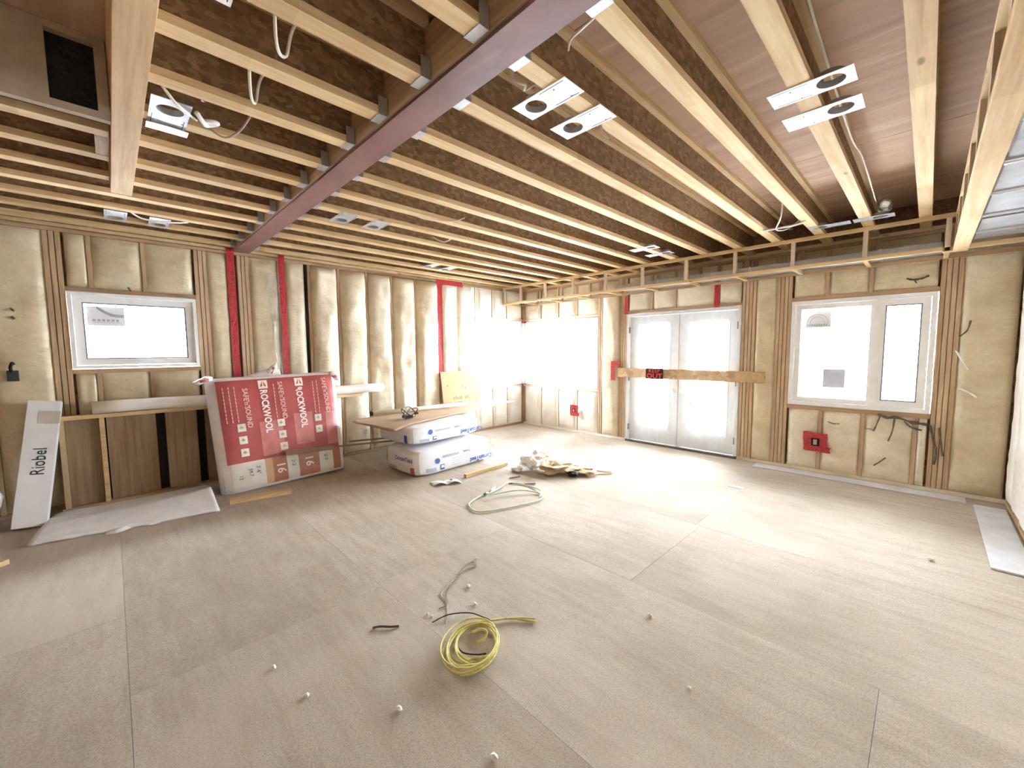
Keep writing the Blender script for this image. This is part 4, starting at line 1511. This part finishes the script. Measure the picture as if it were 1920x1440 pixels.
# brown sheet lying on the bags
dirv = Vector((-0.80, 2.92, 0)).normalized()
perp = Vector((-dirv.y, dirv.x, 0))          # toward the wall
A0 = Vector((1.46, -3.82, 0.612))
mb = MB()
def sheet(u, v):
    L_ = 2.95 * u
    w = (0.86 if u < 0.5 else 0.86 - 0.5 * (u - 0.5)) * v
    p = A0 + dirv * L_ + perp * w
    if v > 0.85 and u < 0.06:
        p += dirv * 0.06 * (v - 0.85) / 0.15
    p.z += -0.045 * max(0, 1 - u * 9) * (1 - v) + 0.03 * (v * 0.6) * max(0, 1 - u * 2) + 0.004 * noise.noise(Vector((u * 8, v * 3, 0)))
    return p
o = mb.grid(sheet, 40, 10).build('hardboard_sheet', 'hardboard', None, True)
so = o.modifiers.new('thickness', 'SOLIDIFY')
so.thickness = 0.006
so.offset = 1
tag(o, 'long thin brown sheet lying on top of the white insulation bags', 'sheet')

# black adaptor and its tangled cord on the sheet
pa = empty('power_adaptor', (1.02, -3.33, 0.63), 'black adaptor with tangled cord on the brown sheet', 'adaptor')
bx('adaptor_body', 0.96, 1.06, -3.42, -3.30, 0.634, 0.675, 'black_rubber', pa, 0.006)
pts = []
for k in range(26):
    t_ = k / 25 * 2 * PI * 2.3
    pts.append((1.0 + 0.09 * math.cos(t_) + 0.02 * math.sin(k), -3.34 + 0.13 * math.sin(t_ * 0.9), 0.70 + 0.065 * math.sin(t_ * 1.3 + 1) + 0.01))
MB().tube(spline(pts, 4), 0.006, 6).build('cord', 'black_rubber', pa, True)
bx('plug', 1.03, 1.07, -3.27, -3.22, 0.68, 0.705, 'black_rubber', pa, 0.004)

pp = empty('plastic_pipe', (0.45, -2.8, 0.66), 'cream plastic pipe lying along the back edge of the brown sheet', 'pipe')
MB().tube([(0.44, -3.60, 0.665), (0.51, -2.82, 0.665), (0.575, -1.98, 0.665)], 0.031, 14).build('pipe_wall', 'pvc_cream', pp, True)
MB().tube([(0.437, -3.625, 0.665), (0.44, -3.595, 0.665)], 0.033, 14).build('dark_end', 'ink_black', pp)

sk = empty('thin_board', (0.85, -4.2, 0.38), 'long thin brown board between the red bale and the white bags', 'board')
MB().bar((0.735, -4.86, 0.385), (1.02, -3.52, 0.349), 0.05, 0.012).build('strip', 'dark_board', sk)
MB().bar((0.79, -4.84, 0.374), (0.90, -4.32, 0.372), 0.012, 0.055).build('wide_end', 'dark_board', sk)
o = MB().bar((0.62, -4.02, 0.352), (0.80, -3.45, 0.350), 0.06, 0.012).build('thin_board', 'dark_board')
tag(o, 'short brown board poking out from under the upper white bag', 'board')

# leaning plywood offcut
lp = empty('plywood_offcut', (0.2, -1.75, 0), 'square pale plywood offcut leaning on the left wall under the tape', 'plywood')
lm = Matrix.Translation((0.26, -1.755, 0.0)) @ Matrix.Rotation(-math.radians(8.2), 4, 'Y')
MB().box(-0.009, 0.009, -0.42, 0.42, 0.655, 1.205, lm).build('sheet', 'ply_pale', lp)
mb = MB()
for k in range(9):
    y_ = -0.20 + k * 0.042
    if k == 5:
        continue
    mb.box(0.0094, 0.0102, y_, y_ + 0.026, 0.70, 0.75 + 0.012 * math.sin(k * 2.1), lm)
mb.box(0.0094, 0.0102, 0.19, 0.36, 0.68, 0.685, lm)
mb.box(0.0094, 0.0102, 0.19, 0.36, 0.765, 0.77, lm)
mb.build('stamped_marks', 'dark_board', lp)
mb = MB()
for (y_, z_) in ((0.02, 0.93), (0.08, 0.90), (0.12, 0.74), (-0.3, 0.95)):
    mb.tube([lm @ Vector((0.009, y_, z_)), lm @ Vector((0.0105, y_, z_))], 0.016, 8)
mb.build('knot', 'dark_board', lp)

# ------------------------------------------------------------------ white carton, foam sheet, left-edge bits
ct = empty('long_carton', (0.42, -6.84, 0), 'tall narrow white carton with grey lettering leaning at far left', 'carton')
cm = frame_mat((0.50, -6.845, 0.018), (0.04, 0.98, -0.115), (-0.32, 0.14, 1.1))
# local: x across, y up its length, z thickness toward the room
mb = MB().box(-0.107, 0.107, 0.0, 1.15, -0.10, 0.0, cm)
mb.build('box', 'carton_white', ct, bevel=0.004)
MB().box(-0.030, 0.109, 0.93, 1.05, 0.0005, 0.0022, cm).build('tape_patch', 'foam_grey', ct)
tx = cm @ frame_mat((0.012, 0.58, 0.003), (0, 1, 0), (-1, 0, 0))
text('printed_lettering', 'Riobel', 0.125, 'ink_dark', tx, ct, 0.78)

fsid = empty('foam_sheet', (0.7, -6.1, 0), 'white bowed foam sheet lying on the floor below the knee wall', 'foam sheet')
def fs_pt(u, v):
    # u along the wall, v from wall to room
    a = Vector((0.20, -6.70, 0)).lerp(Vector((0.20, -5.545, 0)), u)
    b = Vector((1.00, -6.81, 0)).lerp(Vector((1.215, -5.565, 0)), u)
    p = a.lerp(b, v)
    p.z = 0.022 + 0.02 * math.sin(v * PI) + 0.075 * u * u * max(0, 1 - abs(v - 0.5) * 2.2) + 0.006 * noise.noise(Vector((u * 5, v * 5, 0)))
    if v > 0.97:
        p.x += 0.012 * noise.noise(Vector((u * 22, 3, 0)))
    return p
o = MB().grid(fs_pt, 40, 24).build('sheet', 'foam_white', fsid, True)
so = o.modifiers.new('thickness', 'SOLIDIFY')
so.thickness = 0.02
o = MB().grid(lambda u, v: Vector((1.09 + 0.05 * v + 0.03 * math.sin(u * 9), -6.36 + 0.36 * u, 0.004 + 0.022 * (1 - v) * math.sin(u * PI) ** 0.5)), 14, 4).build('torn_edge', 'foam_white', fsid, True)
sh2 = bx('grey_board', 0.17, 0.60, -6.3, -5.50, 0.0005, 0.006, 'foam_grey')
tag(sh2, 'dull grey board half hidden under the white foam sheet', 'board')

def lump(c_, r_, sq, mat, name, label, cat, seed=0.0, amp=0.35, sub=3, parent=None):
    bm = bmesh.new()
    bmesh.ops.create_icosphere(bm, subdivisions=sub, radius=1.0)
    for v_ in bm.verts:
        d_ = v_.co.normalized()
        k_ = 1 + amp * noise.noise(d_ * 2.2 + Vector((seed, 0, 0))) + amp * 0.6 * noise.noise(d_ * 5 + Vector((0, seed, 0)))
        v_.co = Vector((d_.x * r_ * sq[0] * k_, d_.y * r_ * sq[1] * k_, d_.z * r_ * sq[2] * k_))
    zmin = min(v_.co.z for v_ in bm.verts)
    for v_ in bm.verts:
        v_.co += Vector((c_[0], c_[1], c_[2] - zmin))
    me = bpy.data.meshes.new(name)
    bm.to_mesh(me)
    bm.free()
    me.materials.append(M[mat])
    o_ = bpy.data.objects.new(name, me)
    COL.objects.link(o_)
    if parent:
        adopt(o_, parent)
    else:
        tag(o_, label, cat)
    return o_


lump((0.36, -7.22, 0), 0.27, (0.8, 0.85, 1.05), 'bag_white', 'white_bag', 'white plastic bag cut off by the left picture edge', 'bag', 3.0, 0.15)
o = MB().bar((1.10, -7.10, 0.02), (1.34, -6.90, 0.02), 0.09, 0.036).build('wood_offcut', 'lumber_tan_y')
tag(o, 'yellowish wood scrap at the left edge below the white carton', 'offcut')

# ------------------------------------------------------------------ things on the floor
o = MB().bar((1.03, -5.45, 0.02), (1.14, -4.90, 0.02), 0.10, 0.038).build('lumber_offcut', 'lumber_tan_y')
tag(o, 'short flat lumber offcut on the floor before the red bale', 'offcut')
o = MB().bar((2.10, -3.22, 0.021), (2.06, -2.48, 0.021), 0.045, 0.04).build('lumber_offcut', 'lumber_y')
tag(o, 'square lumber stick on the floor beside the white bags', 'offcut')

pb = MB().grid(lambda u, v: Vector((2.00 + 0.26 * u * 0.55 + 0.14 * v - 0.04, -3.64 + 0.30 * u - 0.04 * v, 0.006 + 0.028 * abs(math.sin(u * PI * 2)) * (0.5 + 0.5 * v) + 0.006 * noise.noise(Vector((u * 6, v * 5, 2))))), 18, 6)
o = pb.build('folded_paper', 'paper_white', None, True)
so = o.modifiers.new('thickness', 'SOLIDIFY')
so.thickness = 0.002
tag(o, 'folded white paper on the floor before the white bags', 'paper')
o2 = bx('dark_mark', 2.115, 2.155, -3.47, -3.44, 0.0365, 0.0375, 'ink_dark', None)
adopt(o2, o)

# scrap pile: each crumpled piece is its own thing
lump((2.30, -2.12, 0), 0.14, (1.0, 1.2, 0.50), 'paper_brown', 'crumpled_paper', 'crumpled brown paper at the back left of the floor scrap pile', 'paper', 1.0, 0.5)
lump((2.76, -2.25, 0), 0.18, (1.0, 1.25, 0.36), 'paper_brown', 'crumpled_paper', 'biggest crumpled brown paper in the middle of the floor scrap pile', 'paper', 5.0, 0.55)
lump((3.06, -2.08, 0), 0.11, (1.3, 1.0, 0.32), 'paper_brown', 'crumpled_paper', 'crumpled brown paper at the right end of the floor scrap pile', 'paper', 8.0, 0.6)
lump((2.46, -2.40, 0), 0.125, (1.1, 1.3, 0.75), 'paper_white', 'crumpled_plastic', 'crumpled white plastic at the front of the floor scrap pile', 'plastic', 2.0, 0.5)
lump((2.36, -2.58, 0), 0.06, (1.2, 1.0, 0.5), 'paper_white', 'crumpled_plastic', 'small white plastic scrap with blue print before the scrap pile', 'plastic', 4.0, 0.5)
lump((3.02, -2.27, 0.0), 0.045, (1.8, 0.9, 0.7), 'ink_black', 'dark_scrap', 'small black scrap on the right of the floor scrap pile', 'scrap', 6.0, 0.5, 2)
for i, (x, y_, a, L_, lab) in enumerate(((2.62, -1.92, 0.3, 0.25, 'thin wood splinter standing out behind the scrap pile'),
                                         (3.18, -2.02, 0.9, 0.22, 'pale splinter right of the floor scrap pile'),
                                         (3.10, -1.86, 0.2, 0.2, 'brown splinter behind the right end of the scrap pile'),
                                         (2.52, -2.87, 1.2, 0.14, 'dark splinter nearest the front of the scrap pile'),
                                         (2.80, -2.90, 0.8, 0.13, 'reddish splinter between scrap pile and green hose'),
                                         (2.66, -3.02, 1.0, 0.07, 'tiny brown splinter inside the green hose loop'))):
    o = MB().bar((x, y_, 0.008), (x + L_ * math.cos(a), y_ + L_ * math.sin(a), 0.012), 0.014, 0.010).build('wood_splinter', 'debris_brown' if i > 2 else 'lumber_tan_y')
    tag(o, lab, 'splinter')

# green hose
hp = [(2.62, -3.02), (2.68, -3.14), (2.74, -3.36), (2.75, -3.54), (2.83, -3.74), (3.0, -3.82), (3.10, -3.76), (3.19, -3.52), (3.26, -3.26), (3.25, -3.11), (3.14, -3.02),
      (2.98, -3.12), (2.88, -3.30), (2.82, -3.52)]
hp2 = [(3.25, -3.14), (3.14, -2.99), (2.95, -2.92), (2.76, -2.94), (2.66, -3.00)]
hs = empty('garden_hose', (2.95, -3.4, 0), 'pale green hose lying in a loose loop on the floor', 'hose')
MB().tube(spline([(x, y_, 0.011 + (0.02 if i > 10 else 0)) for i, (x, y_) in enumerate(hp)], 8), 0.0075, 8).build('hose_run', 'hose_green', hs, True)
MB().tube(spline([(x, y_, 0.031 if i < 2 else 0.011) for i, (x, y_) in enumerate(hp2)], 8), 0.0075, 8).build('hose_run', 'hose_green', hs, True)
MB().tube([(2.66, -3.24, 0.014), (2.72, -3.36, 0.014)], 0.012, 8).build('hose_tip', 'white_plastic', hs, True)
MB().tube([(2.745, -3.42, 0.016), (2.75, -3.47, 0.016)], 0.015, 8).build('hose_coupling', 'hinge_grey', hs, True)

# coiled yellow rope
rpe = empty('rope_coil', (4.41, -4.98, 0), 'coiled yellow rope lying on the floor in the foreground', 'rope')
pts = []
turns = [(0.200, 0.150, 0.010, -0.012, 0.3), (0.160, 0.120, -0.030, 0.006, 0.9), (0.135, 0.105, -0.028, 0.030, 0.1), (0.180, 0.140, 0.022, -0.020, 1.4),
         (0.125, 0.100, -0.010, 0.040, 0.6), (0.170, 0.115, -0.012, 0.026, 1.9), (0.150, 0.130, 0.030, 0.010, 0.2), (0.205, 0.125, 0.006, 0.004, 0.45)]
e_long = Vector((0.62, -0.78, 0)).normalized()
e_sh = Vector((0.78, 0.62, 0)).normalized()
C0 = Vector((4.415, -4.985, 0))
nt = 20
for i, (ra, rb, dx, dy, ph) in enumerate(turns):
    nx = turns[(i + 1) % len(turns)]
    for k in range(nt):
        f = k / nt
        A_, B_ = ra + (nx[0] - ra) * f, rb + (nx[1] - rb) * f
        X_, Y_ = dx + (nx[2] - dx) * f, dy + (nx[3] - dy) * f
        t_ = 2 * PI * f
        z_ = 0.010 + 0.0055 * i + 0.007 * math.sin(t_ + ph * 3)
        pts.append(C0 + e_long * (A_ * math.cos(t_) * 0.95 + X_) + e_sh * (B_ * math.sin(t_) + Y_) + Vector((0, 0, max(0.009, z_))))
MB().tube(spline(pts, 2), 0.0050, 7).build('coiled_line', 'rope_yellow', rpe, True)
MB().tube(spline([(4.31, -4.83, 0.012), (4.35, -4.75, 0.012), (4.39, -4.70, 0.014), (4.44, -4.64, 0.012), (4.50, -4.585, 0.010)], 6), 0.006, 7).build('loose_end', 'rope_yellow', rpe, True)
MB().tube(spline([(4.29, -4.85, 0.02), (4.345, -4.77, 0.016), (4.40, -4.68, 0.010), (4.46, -4.64, 0.010), (4.52, -4.60, 0.010)], 6), 0.006, 7).build('loose_end', 'rope_yellow', rpe, True)
MB().tube(spline([(4.40, -4.97, 0.075), (4.43, -4.93, 0.085), (4.46, -4.92, 0.08), (4.47, -4.95, 0.06), (4.45, -4.98, 0.05)], 6), 0.0065, 7).build('knotted_end', 'rope_yellow', rpe, True)
cable([(4.10, -5.02, 0.006), (4.12, -4.92, 0.014), (4.20, -4.83, 0.02), (4.28, -4.80, 0.02), (4.36, -4.80, 0.03), (4.42, -4.84, 0.02)], 0.0035, 'black_rubber', 'black cord passing under the yellow rope coil', 'black_cord', 'cord')
cable([(4.34, -5.03, 0.006), (4.41, -5.04, 0.006), (4.47, -5.0, 0.006), (4.50, -4.96, 0.006)], 0.0035, 'black_rubber', 'short black cord inside the yellow rope coil', 'black_cord', 'cord')
cable([(3.80, -4.62, 0.004), (3.74, -4.50, 0.004), (3.74, -4.43, 0.005), (3.80, -4.45, 0.004), (3.79, -4.55, 0.004), (3.86, -4.70, 0.004), (3.93, -4.80, 0.004),
       (4.02, -4.86, 0.004), (4.02, -4.92, 0.005)], 0.0028, 'dark_cable', 'thin brown wire loop on the floor above the yellow rope', 'loose_wire', 'wire')
cable([(3.84, -4.68, 0.008), (3.90, -4.82, 0.004), (3.99, -4.85, 0.004), (4.08, -4.90, 0.004), (4.16, -4.97, 0.004)], 0.0026, 'grey_cable', 'thin pale wire running down toward the yellow rope', 'loose_wire', 'wire')

# grey sheet at the right wall
o = bx('drywall_offcut', 6.395, 6.60, -1.93, -0.28, 0.002, 0.014, 'sheet_grey')
tag(o, 'light grey sheet offcut on the floor along the right wall', 'sheet')
o = bx('paper_scrap', 4.49, 4.64, -1.33, -1.27, 0.002, 0.005, 'paper_white')
o.rotation_euler = (0, 0, 0)
tag(o, 'flat white paper slip on the floor before the doors', 'paper')
# long loose batten by the right wall foot
o = bx('floor_batten', 4.45, 6.35, -0.26, -0.05, 0.002, 0.008, 'sheet_grey')
tag(o, 'thin pale strip on the floor along the foot of the window wall', 'strip')

crumbs = [((6.10, -2.05), 0.018, 'white crumb on the floor near the grey sheet at right'),
          ((4.95, -4.09), 0.014, 'white crumb right of the yellow rope end'),
          ((3.96, -4.65), 0.014, 'white crumb right of the brown wire loop'),
          ((4.14, -4.74), 0.012, 'white sliver between wire loop and rope coil'),
          ((4.12, -5.70), 0.012, 'white crumb left of the rope coil, near the lower edge of frame'),
          ((5.32, -4.44), 0.008, 'tiny white crumb right of the foreground centre'),
          ((4.48, -5.44), 0.012, 'white crumb just below the rope coil'),
          ((3.83, -5.76), 0.012, 'white crumb at the left of the foreground floor'),
          ((4.93, -5.29), 0.016, 'white sliver at the bottom edge of the picture'),
          ((4.02, -5.00), 0.010, 'white crumb by the left of the rope coil'),
          ((4.05, -4.99), 0.008, 'tiny crumb next to the rope coil'),
          ((3.72, -4.38), 0.010, 'white crumb beyond the brown wire loop')]
for i, ((x, y_), r_, lab) in enumerate(crumbs):
    lump((x, y_, 0), r_, (1.3, 1.0, 0.7), 'debris_white', 'floor_crumb', lab, 'crumb', i * 1.7, 0.4, 1)
o = MB().tube(spline([(3.90, -5.28, 0.004), (3.93, -5.25, 0.012), (3.97, -5.21, 0.010), (3.99, -5.17, 0.004)], 5), 0.006, 6).build('curled_scrap', 'debris_brown')
tag(o, 'small curled brown scrap left of the rope coil', 'scrap')

# electrical box on the left wall
eb = empty('wall_outlet_box', (0.05, -6.88, 1.35), 'small dark electrical box on the left wall beside the small window', 'outlet box')
bx('box', 0.02, 0.062, -6.93, -6.86, 1.30, 1.40, 'ink_dark', eb)
MB().tube(spline([(0.065, -6.90, 1.39), (0.09, -6.90, 1.43), (0.07, -6.89, 1.47), (0.045, -6.885, 1.46)], 5), 0.012, 6).build('wire_stub', 'ink_black', eb, True)
